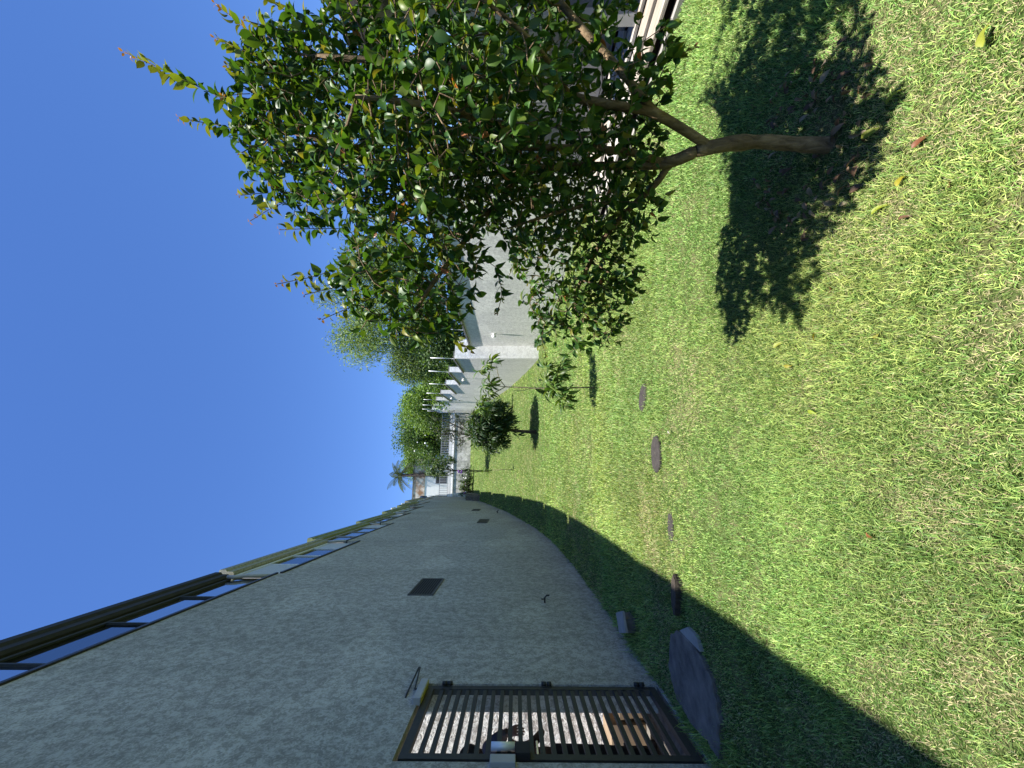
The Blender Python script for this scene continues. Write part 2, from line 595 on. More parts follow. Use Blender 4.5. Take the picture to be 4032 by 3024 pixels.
for i, (a, b, zt, gm, fm, gm2, im) in enumerate(EAVE):
    zp = SEG[i][2] + 0.045
    dp = 1.12 if i == 0 else 4.2  # nearest terrace's unseen depth shaped to let sun and its shadow edge into the passage
    e = thing('enclosed_terrace', ELAB[i], 'terrace', (WX, a, zp), 'enclosed terraces along the top of the wall')
    # gutter: stepped cornice profile swept along Y
    prof = [(-0.30, 0.0), (0.04, 0.0), (0.055, -0.02), (0.055, -0.13), (0.02, -0.16), (0.02, -0.27), (-0.02, -0.30), (-0.30, -0.30)]
    vv = [(WX + px_, yy, zt + pz_) for yy in (a, b) for px_, pz_ in prof]
    n = len(prof)
    ff = [(k, (k + 1) % n, n + (k + 1) % n, n + k) for k in range(n)] + [tuple(range(n))[::-1], tuple(range(n, 2 * n))]
    MB().add(vv, ff).build('gutter', M[gm], e)
    box('roof', M['gutter_black'] if i == 0 else M['grey_coping'], e, WX - dp, WX - 0.302, a + 0.01, b - 0.01, zt - 0.2, zt - 0.05)
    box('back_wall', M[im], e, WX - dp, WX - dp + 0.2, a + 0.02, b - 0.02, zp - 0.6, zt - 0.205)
    box('floor', M['concrete'], e, WX - dp + 0.21, WX - 0.23, a + 0.02, b - 0.02, zp - 0.65, zp - 0.5)
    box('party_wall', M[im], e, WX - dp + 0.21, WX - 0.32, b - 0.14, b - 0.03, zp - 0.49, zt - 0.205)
    box('top_rail', M[fm], e, WX - 0.10, WX - 0.05, a + 0.03, b - 0.03, zt - 0.36, zt - 0.303)
    box('bottom_rail', M[fm], e, WX - 0.10, WX - 0.05, a + 0.03, b - 0.03, zp + 0.002, zp + 0.05)
    nb = max(4, int(round((b - a) / 1.15)))
    for k in range(nb):
        y0 = a + 0.03 + (b - a - 0.06) * k / nb
        y1 = a + 0.03 + (b - a - 0.06) * (k + 1) / nb
        fro = (k == nb - 1 and i in (1, 2, 3, 5)) or (k == 0 and i == 1)
        if fro:
            pn = box('frosted_panel', M['frosted'], e, WX - 0.085, WX - 0.065, y0 + 0.026, y1 - 0.001, zp + 0.052, zt - 0.362)
            pn['label'] = 'pale frosted screen panel at the end of the terrace'
        else:
            box('pane', M[gm2] if (k % 3 or i) else M['glass_dim'], e, WX - 0.08, WX - 0.072, y0 + 0.026, y1 - 0.001, zp + 0.052, zt - 0.362)
        box('mullion', M[fm], e, WX - 0.105, WX - 0.045, y0, y0 + 0.024, zp + 0.052, zt - 0.362)
    for k in range(2 if i else 5):
        yc = a + (b - a) * (0.35 + 0.45 * k / (1 if i else 4)) * (1 if i else 0.98)
        box('curtain', M['curtain'], e, WX - 0.42, WX - 0.40, yc, yc + 0.22 + 0.1 * (k % 2), zp - 0.40, zt - 0.37)
    # downpipe at the end of the gutter
    MB().tube([(WX - 0.02, b - 0.06, zt - 0.30), (WX - 0.02, b - 0.04, zt - 0.45), (WX - 0.02, b + 0.05, zt - 0.55), (WX - 0.02, b + 0.05, zp + 0.06)], 0.035, 8).build('downpipe', M['frame_grey'], e, True)

# roof-top boxes seen over the far gutters
for (y0, y1, x0, x1, z0, z1, lab) in [(30.6, 31.6, -2.9, -2.0, 9.0, 9.95, 'white chimney block on the far terrace roofs, higher one'),
                                      (26.2, 27.0, -2.7, -2.0, 8.85, 9.35, 'small white chimney block on the sixth terrace roof')]:
    c = thing('chimney_block', lab, 'chimney', ((x0 + x1) / 2, (y0 + y1) / 2, z0), 'white blocks on the terrace roofs')
    box('shaft', M['white_paint'], c, x0, x1, y0, y1, z0 - 0.2, z1)
    box('cap', M['white_paint'], c, x0 - 0.05, x1 + 0.05, y0 - 0.05, y1 + 0.05, z1 + 0.001, z1 + 0.07)

# ------------------------------------------------------------------ gate
gt = thing('gate', 'dark metal gate of close horizontal slats in the stucco wall', 'gate', (WX, (G0 + G1) / 2, 0.02))
GX0, GX1 = WX - 0.06, WX - 0.012
fr = MB()
z0, z1 = 0.045, GT - 0.025
yA, yB = G0 + 0.045, G1 - 0.012
fr.box(GX0, GX1, yA, yA + 0.055, z0, z1)
fr.box(GX0, GX1, yB - 0.05, yB, z0, z1)
fr.box(GX0, GX1, yA + 0.055, yB - 0.05, z1 - 0.06, z1)
fr.box(GX0, GX1, yA + 0.055, yB - 0.05, z0, z0 + 0.06)
fr.build('gate_frame', M['black_metal'], gt)
nb = 24
for k in range(nb):
    zc = z0 + 0.06 + (z1 - z0 - 0.12) * (k + 1) / (nb + 1)
    box('slat', M['black_metal'], gt, GX0 + 0.012, GX1 - 0.006, yA + 0.055, yB - 0.05, zc - 0.016, zc + 0.016)
for zc in (0.18, 1.02, 1.92):
    h = MB().tube([(WX + 0.006, G1 - 0.004, zc - 0.045), (WX + 0.006, G1 - 0.004, zc - 0.002)], 0.017, 10).tube([(WX + 0.006, G1 - 0.004, zc + 0.002), (WX + 0.006, G1 - 0.004, zc + 0.045)], 0.017, 10)
    h.build('hinge', M['black_metal'], gt, True)
# jamb post on the latch side
box('jamb', M['black_metal'], gt, WX - 0.16, WX - 0.10, G0 + 0.001, G0 + 0.04, 0.03, GT - 0.001)
# lock cases
lk = box('lock_case', M['black_plastic'], gt, GX1 + 0.002, GX1 + 0.05, yA - 0.02, yA + 0.10, 1.20, 1.30, bev=0.004)
MB().tube([(GX1 + 0.022, yA + 0.09, 1.305), (GX1 + 0.022, yA + 0.09, 1.47)], 0.026, 14).build('lock_cover', M['white_metal'], gt, True)
box('lock_keep', M['frame_grey'], gt, WX - 0.05, WX + 0.03, G0 - 0.05, G0 + 0.03, 1.30, 1.47, bev=0.006)
hd = box('latch_handle', M['chrome'], gt, GX0 - 0.05, GX0 - 0.01, yA + 0.12, yA + 0.30, 1.135, 1.150, bev=0.003)
# door closer with folding arm on the hinge side
clr = box('closer_body', M['frame_grey'], gt, WX - 0.010, WX + 0.05, G1 - 0.34, G1 - 0.02, GT - 0.03, GT + 0.035, bev=0.006)
box('closer_label', M['brass'], clr, WX + 0.005, WX + 0.045, G1 - 0.33, G1 - 0.03, GT - 0.036, GT - 0.031)
MB().tube([(WX + 0.03, G1 - 0.16, GT + 0.037), (WX + 0.03, G1 - 0.16, GT + 0.06), (WX + 0.07, G1 + 0.14, GT + 0.09)], 0.008, 6).build('closer_arm', M['black_metal'], gt, True)
MB().tube([(WX + 0.07, G1 + 0.14, GT + 0.10), (WX + 0.01, G1 - 0.20, GT + 0.12), (WX - 0.005, G1 - 0.24, GT + 0.12)], 0.008, 6).build('closer_arm', M['black_metal'], gt, True)

# passage behind the gate: sunlit cross wall, side wall, shade edge set by the terrace above
pw = thing('passage_wall', 'rough white plaster wall in full sun behind the slatted gate', 'wall', (-3.2, 5.0, 0))
box('cross_wall', M['stucco_passage'], pw, -5.4, WX - 0.225, 4.95, 5.15, 0.0, 5.2)
box('side_wall', M['stucco_passage'], pw, -5.6, -5.41, 1.4, 5.15, 0.0, 5.2)
for (x0, x1, y0, y1, z0, z1, mm, lab) in [(-2.75, -2.35, 4.45, 4.85, 0.024, 0.36, 'cardboard', 'tan cardboard carton on the passage floor behind the gate, the wider one'),
                                          (-2.34, -2.12, 4.50, 4.80, 0.024, 0.27, 'cardboard', 'small tan carton beside the wider carton behind the gate'),
                                          (-2.70, -2.42, 3.95, 4.28, 0.024, 0.30, 'black_plastic', 'black plastic crate in front of the cartons behind the gate')]:
    c = thing('carton' if mm == 'cardboard' else 'plastic_crate', lab, 'carton' if mm == 'cardboard' else 'crate', ((x0 + x1) / 2, (y0 + y1) / 2, z0))
    box('body', M[mm], c, x0, x1, y0, y1, z0, z1, bev=0.006)
    if mm == 'cardboard':
        box('flap', M[mm], c, x0 + 0.005, (x0 + x1) / 2 - 0.002, y0 + 0.004, y1 - 0.004, z1 + 0.001, z1 + 0.006)
        box('flap', M[mm], c, (x0 + x1) / 2 + 0.002, x1 - 0.005, y0 + 0.004, y1 - 0.004, z1 + 0.001, z1 + 0.006)
    else:
        box('rim', M[mm], c, x0 - 0.012, x1 + 0.012, y0 - 0.012, y1 + 0.012, z1 - 0.04, z1 - 0.006)


def skin_body(name, mat, parent, verts, edges, radii, sub=2, root=0):
    me = bpy.data.meshes.new(name)
    me.from_pydata([tuple(v) for v in verts], edges, [])
    me.materials.append(mat)
    o = link(name, me, parent)
    md = o.modifiers.new('skin', 'SKIN')
    md.use_smooth_shade = True
    for i, r in enumerate(radii):
        sv = me.skin_vertices[0].data[i]
        r = (r, r) if np.isscalar(r) else r
        sv.radius = r
        sv.use_root = (i == root)
    sm = o.modifiers.new('sub', 'SUBSURF')
    sm.levels = sub
    sm.render_levels = sub
    return o


def P(x, y, d):
    """helper for the modelled shapes: a direction of sight at a chosen distance, as a world point"""
    return CAM + d * (FW + RT * ((3024 - y) - 1512) / 1514.0 + UP * (2016 - x) / 1514.0)


# person behind the gate: stands at the latch side, right hand raised at the slats
px0, py0 = -2.42, 3.98
pe = thing('person', 'person in dark clothes behind the slatted gate, one hand raised at the slats', 'person', (px0, py0, 0.022))
sh = np.array((0.11, -0.13, 1.38))
el = np.array((0.215, -0.13, 1.50))
wr = np.array((0.415, -0.30, 1.355))
bv = [(0, 0, 0.95), (0, 0.01, 1.12), (0, 0.02, 1.28), (0, 0.03, 1.40), (0.01, 0.04, 1.50), (0.03, 0.05, 1.60), (0.04, 0.06, 1.70),
      (0.06, -0.09, 1.40), sh, el, wr, (0.425, -0.305, 1.335),
      (0.0, 0.17, 1.39), (0.02, 0.24, 1.14), (0.18, 0.18, 1.02),
      (0.0, 0.09, 0.90), (0.02, 0.10, 0.48), (0.0, 0.11, 0.08), (0.14, 0.14, 0.035),
      (0.0, -0.09, 0.90), (0.02, -0.10, 0.48), (0.0, -0.11, 0.08), (0.14, -0.14, 0.035)]
be = [(0, 1), (1, 2), (2, 3), (3, 4), (4, 5), (5, 6), (3, 7), (7, 8), (8, 9), (9, 10), (10, 11), (3, 12), (12, 13), (13, 14),
      (0, 15), (15, 16), (16, 17), (17, 18), (0, 19), (19, 20), (20, 21), (21, 22)]
br = [(0.13, 0.15), (0.125, 0.14), (0.12, 0.15), (0.09, 0.13), 0.055, 0.085, 0.07, 0.07, 0.062, 0.045, 0.030, 0.034,
      0.06, 0.045, 0.03, 0.085, 0.06, 0.042, 0.035, 0.085, 0.06, 0.042, 0.035]
skin_body('body', M['shirt'], pe, bv, be, br, 2, 0)
# sleeve over the raised forearm
MB().tube([np.array(p) + (px0, py0, 0.022) for p in (sh, (sh + el) / 2 + (0, 0, 0.01), el, (el + wr) / 2 + (0.0, 0.0, 0.005), el + 0.8 * (wr - el))],
          [0.072, 0.066, 0.06, 0.052, 0.046], 14).build('sleeve', M['sleeve'], pe, True)
# hand: palm with five separate fingers, fingertips pointing down towards the slats
fo = (wr - el) / np.linalg.norm(wr - el)
fo = fo * 0.45 + np.array((0.10, -0.05, -0.75))
fo = fo / np.linalg.norm(fo)
sd = np.cross(fo, (0, 0, 1.0))
sd = sd / np.linalg.norm(sd)
nn = np.cross(sd, fo)
hv = [wr, wr + fo * 0.03, wr + fo * 0.06, wr + fo * 0.085]
he = [(0, 1), (1, 2), (2, 3)]
hr = [(0.024, 0.026), (0.03, 0.02), (0.036, 0.018), (0.036, 0.015)]
for k, (off, ln, bend) in enumerate([(-0.030, 0.055, 0.35), (-0.010, 0.068, 0.25), (0.011, 0.072, 0.2), (0.031, 0.066, 0.15)]):
    b0 = wr + fo * 0.088 + sd * off
    i0 = len(hv)
    d1 = fo * math.cos(bend) - nn * math.sin(bend)
    d2 = fo * math.cos(bend * 2.6) - nn * math.sin(bend * 2.6)
    hv += [b0, b0 + d1 * ln * 0.5, b0 + d1 * ln * 0.5 + d2 * ln * 0.3, b0 + d1 * ln * 0.5 + d2 * ln * 0.55]
    he += [(3, i0), (i0, i0 + 1), (i0 + 1, i0 + 2), (i0 + 2, i0 + 3)]
    hr += [0.0095, 0.009, 0.008, 0.0065]
b0 = wr + fo * 0.035 + sd * 0.036 - nn * 0.008
i0 = len(hv)
hv += [b0, b0 + (fo * 0.5 + sd * 0.6 - nn * 0.4) * 0.035, b0 + (fo * 0.5 + sd * 0.6 - nn * 0.4) * 0.035 + (fo * 0.9 + sd * 0.1 - nn * 0.3) * 0.03]
he += [(1, i0), (i0, i0 + 1), (i0 + 1, i0 + 2)]
hr += [0.012, 0.0105, 0.008]
skin_body('hand', M['skin'], pe, hv, he, hr, 2, 0)
hb = MB().ball((px0 + 0.02, py0 + 0.055, 1.70), 0.105, 14, 10, (1.05, 0.85, 1.0)).build('hair', M['trousers'], pe, True)
MB().tube([(px0, py0 + 0.1, 0.95), (px0 + 0.02, py0 + 0.105, 0.52), (px0, py0 + 0.115, 0.10)], [0.11, 0.085, 0.075], 14).build('trouser_leg', M['trousers'], pe, True)
MB().tube([(px0, py0 - 0.1, 0.95), (px0 + 0.02, py0 - 0.105, 0.52), (px0, py0 - 0.115, 0.10)], [0.11, 0.085, 0.075], 14).build('trouser_leg', M['trousers'], pe, True)

# ------------------------------------------------------------------ right garden wall
rw = thing('garden_wall', 'sunlit pale grey stucco garden wall stepping up the slope in sawtooth panels', 'wall', (4.4, 14.0, 0))
NWX = 4.92
# near stretch in front of the jog (two panels), then panels up the slope
near = [(5.36, 9.6, 2.96), (9.6, 13.98, 3.02)]
RS = [(14.0, 16.7, 3.62), (16.7, 20.2, 4.28), (20.2, 23.9, 5.05), (23.9, 27.4, 6.05), (27.4, 31.0, 7.05), (31.0, 34.6, 8.0), (34.6, 38.3, 8.9)]
tops = []


def rpanel(xa, xb, a, b, zt, cap_near=True):
    zb = min(gz(a), gz(b)) - 0.5
    T = 0.24
    v = [(xa, a, zb), (xa + T, a, zb), (xb + T, b, zb), (xb, b, zb), (xa, a, zt), (xa + T, a, zt), (xb + T, b, zt), (xb, b, zt)]
    p = MB().add(v, [(0, 1, 5, 4), (1, 2, 6, 5), (2, 3, 7, 6), (3, 0, 4, 7), (4, 5, 6, 7), (0, 3, 2, 1)]).build('wall_panel', M['stucco_right'], rw)
    o_ = 0.065
    e0 = 0.015
    v = [(xa - o_, a + e0, zt + 0.001), (xa + T + o_, a + e0, zt + 0.001), (xb + T + o_, b - 0.005, zt + 0.001), (xb - o_, b - 0.005, zt + 0.001)]
    v += [(x, y, z + 0.055) for x, y, z in v]
    MB().add(v, [(0, 1, 5, 4), (1, 2, 6, 5), (2, 3, 7, 6), (3, 0, 4, 7), (4, 5, 6, 7), (0, 3, 2, 1)]).build('coping', M['grey_coping'], p)
    return p


for a, b, zt in near:
    rpanel(NWX, NWX - 0.02, a, b, zt)
for a, b, zt in RS:
    rpanel(rwx(a), rwx(b), a, b, zt)
# step ends and jog face: same stucco, sun brightness painted into the colour
jf = MB().box(4.40, NWX + 0.24, 13.985, 13.998, gz(13.5) - 0.5, 3.62)
jf.build('jog_face', M['stucco_sun_tone'], rw)
jf = MB().box(4.395, 4.52, 13.965, 13.984, gz(13.5) - 0.5, 3.61)
jf.build('corner_pilaster', M['stucco_sun_tone'], rw)
allp = near + RS
for k in range(1, len(allp)):
    a, b, zt = allp[k]
    zlo = allp[k - 1][2] + 0.057
    x0 = rwx(a) if k >= 2 else NWX
    if k <= 2:
        continue
    box('step_face', M['stucco_sun_tone'], rw, x0 + 0.003, x0 + 0.237, a - 0.016, a - 0.001, zlo + 0.001, zt)

# electric-fence posts, one at each step
ORD = ['first', 'second', 'third', 'fourth', 'fifth', 'sixth', 'seventh', 'eighth', 'ninth']
fpos = [(NWX + 0.08, 12.6, 3.02)] + [(rwx(a) + 0.03, a + 0.12, zt) for a, b, zt in RS] + [(rwx(36.8) + 0.03, 36.8, 8.9)]
for k, (x, y, z) in enumerate(fpos):
    f = thing('fence_post', 'slim white electric fence post, %s up the slope on the sunlit garden wall' % ORD[k], 'post', (x, y, z + 0.056), 'electric fence posts on the garden wall')
    lean = 0.10 if k % 3 == 2 else 0.03
    MB().tube([(x, y, z + 0.057), (x + 0.02, y - lean * 0.4, z + 0.50), (x + 0.03, y - lean, z + 0.95)], 0.017, 8).build('pole', M['white_metal'], f, True)
    box('foot_plate', M['white_metal'], f, x - 0.05, x + 0.05, y - 0.04, y + 0.04, z + 0.0575, z + 0.066)
    for q in range(4):
        zz = z + 0.25 + 0.2 * q
        MB().tube([(x - 0.045, y - lean * (0.25 + 0.2 * q), zz), (x - 0.005, y - lean * (0.25 + 0.2 * q), zz)], 0.013, 6).build('insulator', M['black_plastic'], f, True)

# wall lamps
lamps = [(NWX, 12.72, 2.06), (rwx(18.3), 18.3, 3.86), (rwx(25.6), 25.6, 5.65), (rwx(33.2), 33.2, 7.55)]
LL = ['white wall lamp on the near garden wall panel left of the leafy tree', 'white wall lamp on the garden wall above the young sapling, second from the jog',
      'white wall lamp on the garden wall, third one up the slope', 'white wall lamp on the garden wall farthest up the slope']
for k, (x, y, z) in enumerate(lamps):
    f = thing('wall_lamp', LL[k], 'lamp', (x, y, z), 'lamps on the garden wall')
    MB().tube([(x + 0.005, y, z), (x - 0.025, y, z)], 0.05, 12).build('base_plate', M['white_paint'], f, True)
    MB().tube([(x - 0.025, y, z), (x - 0.09, y, z)], 0.018, 8).build('arm', M['white_paint'], f, True)
    MB().tube([(x - 0.10, y, z + 0.075), (x - 0.10, y, z - 0.075)], [0.042, 0.048], 12).build('lamp_shade', M['white_paint'], f, True)

# ------------------------------------------------------------------ back wall, railing and what stands behind
bw = thing('back_wall', 'stained white wall closing the top end of the lawn', 'wall', (2.2, 38.3, 5.6))
box('wall', M['stained_wall'], bw, WX + 0.003, rwx(38.3), 38.3, 38.5, 5.0, 7.35)
box('coping', M['tile_white'], bw, WX + 0.003, rwx(38.3), 38.24, 38.56, 7.351, 7.43)
for r_ in range(2):
    for k in range(26):
        x0 = WX + 0.02 + 0.31 * k
        if x0 + 0.30 > rwx(38.3):
            break
        box('tile', M['tile_white'], bw, x0, x0 + 0.295, 38.30, 38.46, 7.432 + 0.21 * r_, 7.432 + 0.21 * r_ + 0.195)
rl = thing('railing', 'grey upright-bar railing on top of the stained back wall', 'railing', (2.2, 38.4, 7.86))
zr = 7.853
box('top_rail', M['frame_grey'], rl, WX + 0.03, rwx(38.3) - 0.03, 38.36, 38.40, zr + 0.78, zr + 0.83)
box('bottom_rail', M['frame_grey'], rl, WX + 0.03, rwx(38.3) - 0.03, 38.36, 38.40, zr, zr + 0.05)
x = WX + 0.06
while x < rwx(38.3) - 0.06:
    box('bar', M['frame_grey'], rl, x, x + 0.045, 38.362, 38.398, zr + 0.051, zr + 0.779)
    x += 0.165
# concrete step block at the foot of the terrace wall
sb = thing('step_block', 'dark concrete step block at the far foot of the shaded wall', 'step', (-1.6, 32.2, 4.1))
box('lower_step', M['concrete'], sb, WX + 0.002, -1.35, 31.7, 32.5, 3.9, 4.75)
box('upper_step', M['concrete'], sb, WX + 0.002, -1.30, 32.51, 34.4, 4.1, 5.35)

# white building far behind
wb = thing('white_building', 'white building with brown-stained parapet behind the palm', 'building', (-1, 48, 8))
box('wall', M['white_paint'], wb, -7.5, 2.2, 48.0, 56.0, 6.5, 12.3)
box('parapet', M['brown_stain_wall'], wb, -7.55, 2.25, 47.95, 56.05, 12.301, 13.6)
box('parapet_cap', M['grey_coping'], wb, -7.6, 2.3, 47.9, 56.1, 13.601, 13.75)
for k, x in enumerate((-5.6, -3.2, -0.8)):
    wn = box('window', M['frame_grey'], wb, x, x + 1.1, 47.93, 47.999, 9.6, 11.0)
    box('pane', M['interior_dark'], wn, x + 0.08, x + 1.02, 47.915, 47.929, 9.68, 10.92)  # flat dark sheet painted for the shade in the window opening
box('awning', M['frame_grey'], wb, -6.8, -2.4, 47.4, 47.99, 8.85, 9.0)
tk = thing('water_tank', 'dark blue water tank on the far roofs at the end of the terrace wall', 'tank', (-2.6, 44, 11))
MB().tube([(-2.35, 42, 10.5), (-2.35, 42, 11.25), (-2.35, 42, 11.4)], [0.42, 0.45, 0.25], 18).build('drum', M['blue_plastic'], tk, True)
MB().tube([(-2.35, 42, 11.401), (-2.35, 42, 11.5)], 0.14, 12).build('lid', M['blue_plastic'], tk, True)
MB().box(-2.8, -1.9, 41.55, 42.45, 9.6, 10.499).build('plinth', M['white_paint'], tk)

# ------------------------------------------------------------------ house on the right with veranda and deck
hs = thing('house', 'grey single-storey house with dark veranda roof behind the leafy tree', 'house', (6.5, 2, 0))
box('wall', M['house_grey'], hs, 5.9, 10.5, -4.0, 3.1, -0.2, 2.70)
box('low_wall', M['house_grey'], hs, 4.95, 5.20, 3.12, 5.34, -0.2, 2.02)
box('end_wall', M['house_grey'], hs, 4.62, 5.899, 2.92, 3.10, -0.2, 2.70)
box('roof', M['roof_fascia'], hs, 4.06, 10.8, -4.2, 3.2, 2.701, 2.80)
box('fascia', M['roof_fascia'], hs, 4.0, 4.058, -4.2, 3.2, 2.58, 2.81)
box('ceiling', M['house_grey'], hs, 4.06, 5.899, -4.0, 2.91, 2.65, 2.699)
for y in (-1.6, 0.7, 2.80):
    box('post', M['frame_grey'], hs, 4.30, 4.40, y - 0.05, y + 0.05, 0.10, 2.649)
for k in range(4):
    y0 = -2.9 + 1.42 * k
    d = box('sliding_door', M['frame_grey'], hs, 5.84, 5.898, y0, y0 + 1.40, 0.12, 2.35)
    box('pane', M['glass'], d, 5.825, 5.839, y0 + 0.07, y0 + 1.33, 0.20, 2.27)
for y0 in (3.3, 4.3):
    wn = box('window', M['frame_grey'], hs, 4.92, 4.949, y0, y0 + 0.85, 0.9, 1.85)
    box('pane', M['glass'], wn, 4.905, 4.919, y0 + 0.06, y0 + 0.79, 0.96, 1.79)
for k in range(9):
    box('railing_bar', M['black_metal'], hs, 5.04, 5.08, 3.2 + 0.25 * k, 3.24 + 0.25 * k, 2.021, 2.75)
box('railing_top', M['black_metal'], hs, 5.03, 5.09, 3.14, 5.3, 2.751, 2.80)
# deck: each board its own part
dk = thing('deck', 'weathered wooden deck with wide gaps between its boards in front of the house', 'deck', (4.6, 1, 0))
bx = [(3.70, 3.90), (3.97, 4.16), (4.27, 4.52), (4.62, 4.86), (4.95, 5.18), (5.26, 5.49), (5.57, 5.80)]
for k, (x0, x1) in enumerate(bx):
    for q, (y0, y1) in enumerate([(-3.9, 0.6), (0.61, 5.02)]):
        box('board', M['deck'], dk, x0, x1, y0, y1, 0.075 + 0.012 * k, 0.108 + 0.012 * k, bev=0.003)
for y in (-3.5, -2, -0.5, 0.605, 2.2, 3.6, 4.9):
    box('joist', M['roof_fascia'], dk, 3.74, 5.8, y - 0.03, y + 0.03, -0.02, 0.073)
kb = box('kerb', M['concrete_pale'], None, 3.56, 3.61, -4, 5.05, -0.05, 0.045)
tag(kb, 'pale concrete edging strip between lawn and deck', None, None, 'structure')
sl2 = box('deck_bed', M['soil'], None, 3.612, 5.85, -4, 5.1, -0.05, 0.016)
tag(sl2, 'dark bare soil under the deck boards', None, None, 'structure')

# ------------------------------------------------------------------ things lying on the lawn
rng = np.random.default_rng(7)


def blob_slab(name, mat, cx, cy, rx, ry, rot, z, th, seed, label, cat, n=26, jag=0.12):
    r = np.random.default_rng(seed)
    a = np.linspace(0, 2 * math.pi, n, endpoint=False)
    rr = 1 + jag * (r.random(n) - 0.5)
    rr = (rr + np.roll(rr, 1)) / 2
    X = cx + rx * rr * np.cos(a) * math.cos(rot) - ry * rr * np.sin(a) * math.sin(rot)
    Y = cy + rx * rr * np.cos(a) * math.sin(rot) + ry * rr * np.sin(a) * math.cos(rot)
    mb = MB()
    v = [(x, y, z - 0.06) for x, y in zip(X, Y)] + [(x, y, z + th * 0.7) for x, y in zip(X, Y)] + [(cx + (x - cx) * 0.95, cy + (y - cy) * 0.95, z + th) for x, y in zip(X, Y)]
    f = []
    for L in range(2):
        for i in range(n):
            f.append((L * n + i, L * n + (i + 1) % n, (L + 1) * n + (i + 1) % n, (L + 1) * n + i))
    f.append(tuple(range(2 * n, 3 * n)))
    mb.add(v, f)
    o = mb.build(name, mat)
    return tag(o, label, cat)


blob_slab('stepping_stone', M['dark_stone'], 0.78, 3.79, 0.15, 0.09, -0.7, gh(0.78, 3.79), 0.026, 1, 'dark round stepping stone in the lawn, half grown over, nearer the leafy tree', 'stone')
blob_slab('stepping_stone', M['dark_stone'], 0.21, 3.58, 0.17, 0.11, -0.25, gh(0.21, 3.58), 0.026, 2, 'dark oval stepping stone in the middle of the lawn', 'stone')
blob_slab('stone_fragment', M['dark_stone'], -0.40, 3.42, 0.12, 0.06, -0.2, gh(-0.4, 3.42), 0.008, 3, 'bare brown earth-covered stone left of the oval stepping stone', 'stone', jag=0.5)
blob_slab('log_stump', M['bark_dark'], -0.90, 3.35, 0.15, 0.045, 2.9, gh(-0.9, 3.35), 0.055, 4, 'dark weathered log half sunk in grass at the shadow edge', 'log', jag=0.35)
# tile propped on a block near the wall
tl = thing('paving_tile', 'pale blue-grey square tile lying on a block in the shade by the wall', 'tile', (-1.55, 4.78, 0.0))
a_ = R(20)
cx, cy = -1.56, 4.78
q = []
for sx_, sy_ in ((-1, -1), (1, -1), (1, 1), (-1, 1)):
    q.append((cx + (sx_ * 0.10 * math.cos(a_) - sy_ * 0.17 * math.sin(a_)), cy + (sx_ * 0.10 * math.sin(a_) + sy_ * 0.17 * math.cos(a_))))
v = [(x, y, 0.11 + 0.05 * (x - cx)) for x, y in q] + [(x, y, 0.135 + 0.05 * (x - cx)) for x, y in q]
MB().add(v, [(3, 2, 1, 0), (4, 5, 6, 7), (0, 1, 5, 4), (1, 2, 6, 5), (2, 3, 7, 6), (3, 0, 4, 7)]).build('tile_slab', M['concrete_pale'], tl)
box('support_block', M['concrete'], tl, cx - 0.07, cx + 0.07, cy - 0.10, cy + 0.10, -0.02, 0.10)
# broken concrete slab in front of the gate
sv = [(-1.23, 3.56), (-1.45, 3.63), (-1.60, 3.62), (-1.69, 3.52), (-1.73, 3.30), (-1.70, 3.03), (-1.71, 2.90), (-1.56, 2.85), (-1.37, 2.85), (-1.28, 2.89), (-1.20, 2.99), (-1.16, 3.14), (-1.16, 3.34)]
sj = np.random.default_rng(61)
sv = [tuple(np.array(p) + sj.normal(0, 0.012, 2)) for a, b in zip(sv, sv[1:] + sv[:1]) for p in (a, (np.array(a) * 2 + b) / 3, (np.array(a) + 2 * np.array(b)) / 3)]
mb = MB()
n = len(sv)
mb.add([(x, y, -0.06) for x, y in sv] + [(x, y, 0.030) for x, y in sv] + [(-1.45 + (x + 1.45) * 0.97, 3.25 + (y - 3.25) * 0.975, 0.038) for x, y in sv],
       [(i, (i + 1) % n, n + (i + 1) % n, n + i) for i in range(n)] + [(n + i, n + (i + 1) % n, 2 * n + (i + 1) % n, 2 * n + i) for i in range(n)] + [tuple(range(2 * n, 3 * n))])
o = mb.build('concrete_slab', M['concrete'])
tag(o, 'worn grey concrete slab sunk in the grass in front of the gate', 'slab')
o = MB().add([(-1.16, 3.02, -0.03), (-1.08, 3.08, -0.03), (-1.07, 3.22, -0.03), (-1.14, 3.36, -0.03), (-1.165, 3.02, 0.03), (-1.09, 3.08, 0.022), (-1.08, 3.22, 0.022), (-1.15, 3.36, 0.03)],
             [(0, 1, 5, 4), (1, 2, 6, 5), (2, 3, 7, 6), (3, 0, 4, 7), (4, 5, 6, 7)]).build('slab_fragment', M['concrete_pale'])
tag(o, 'pale broken-off sliver along the edge of the concrete slab', 'slab')


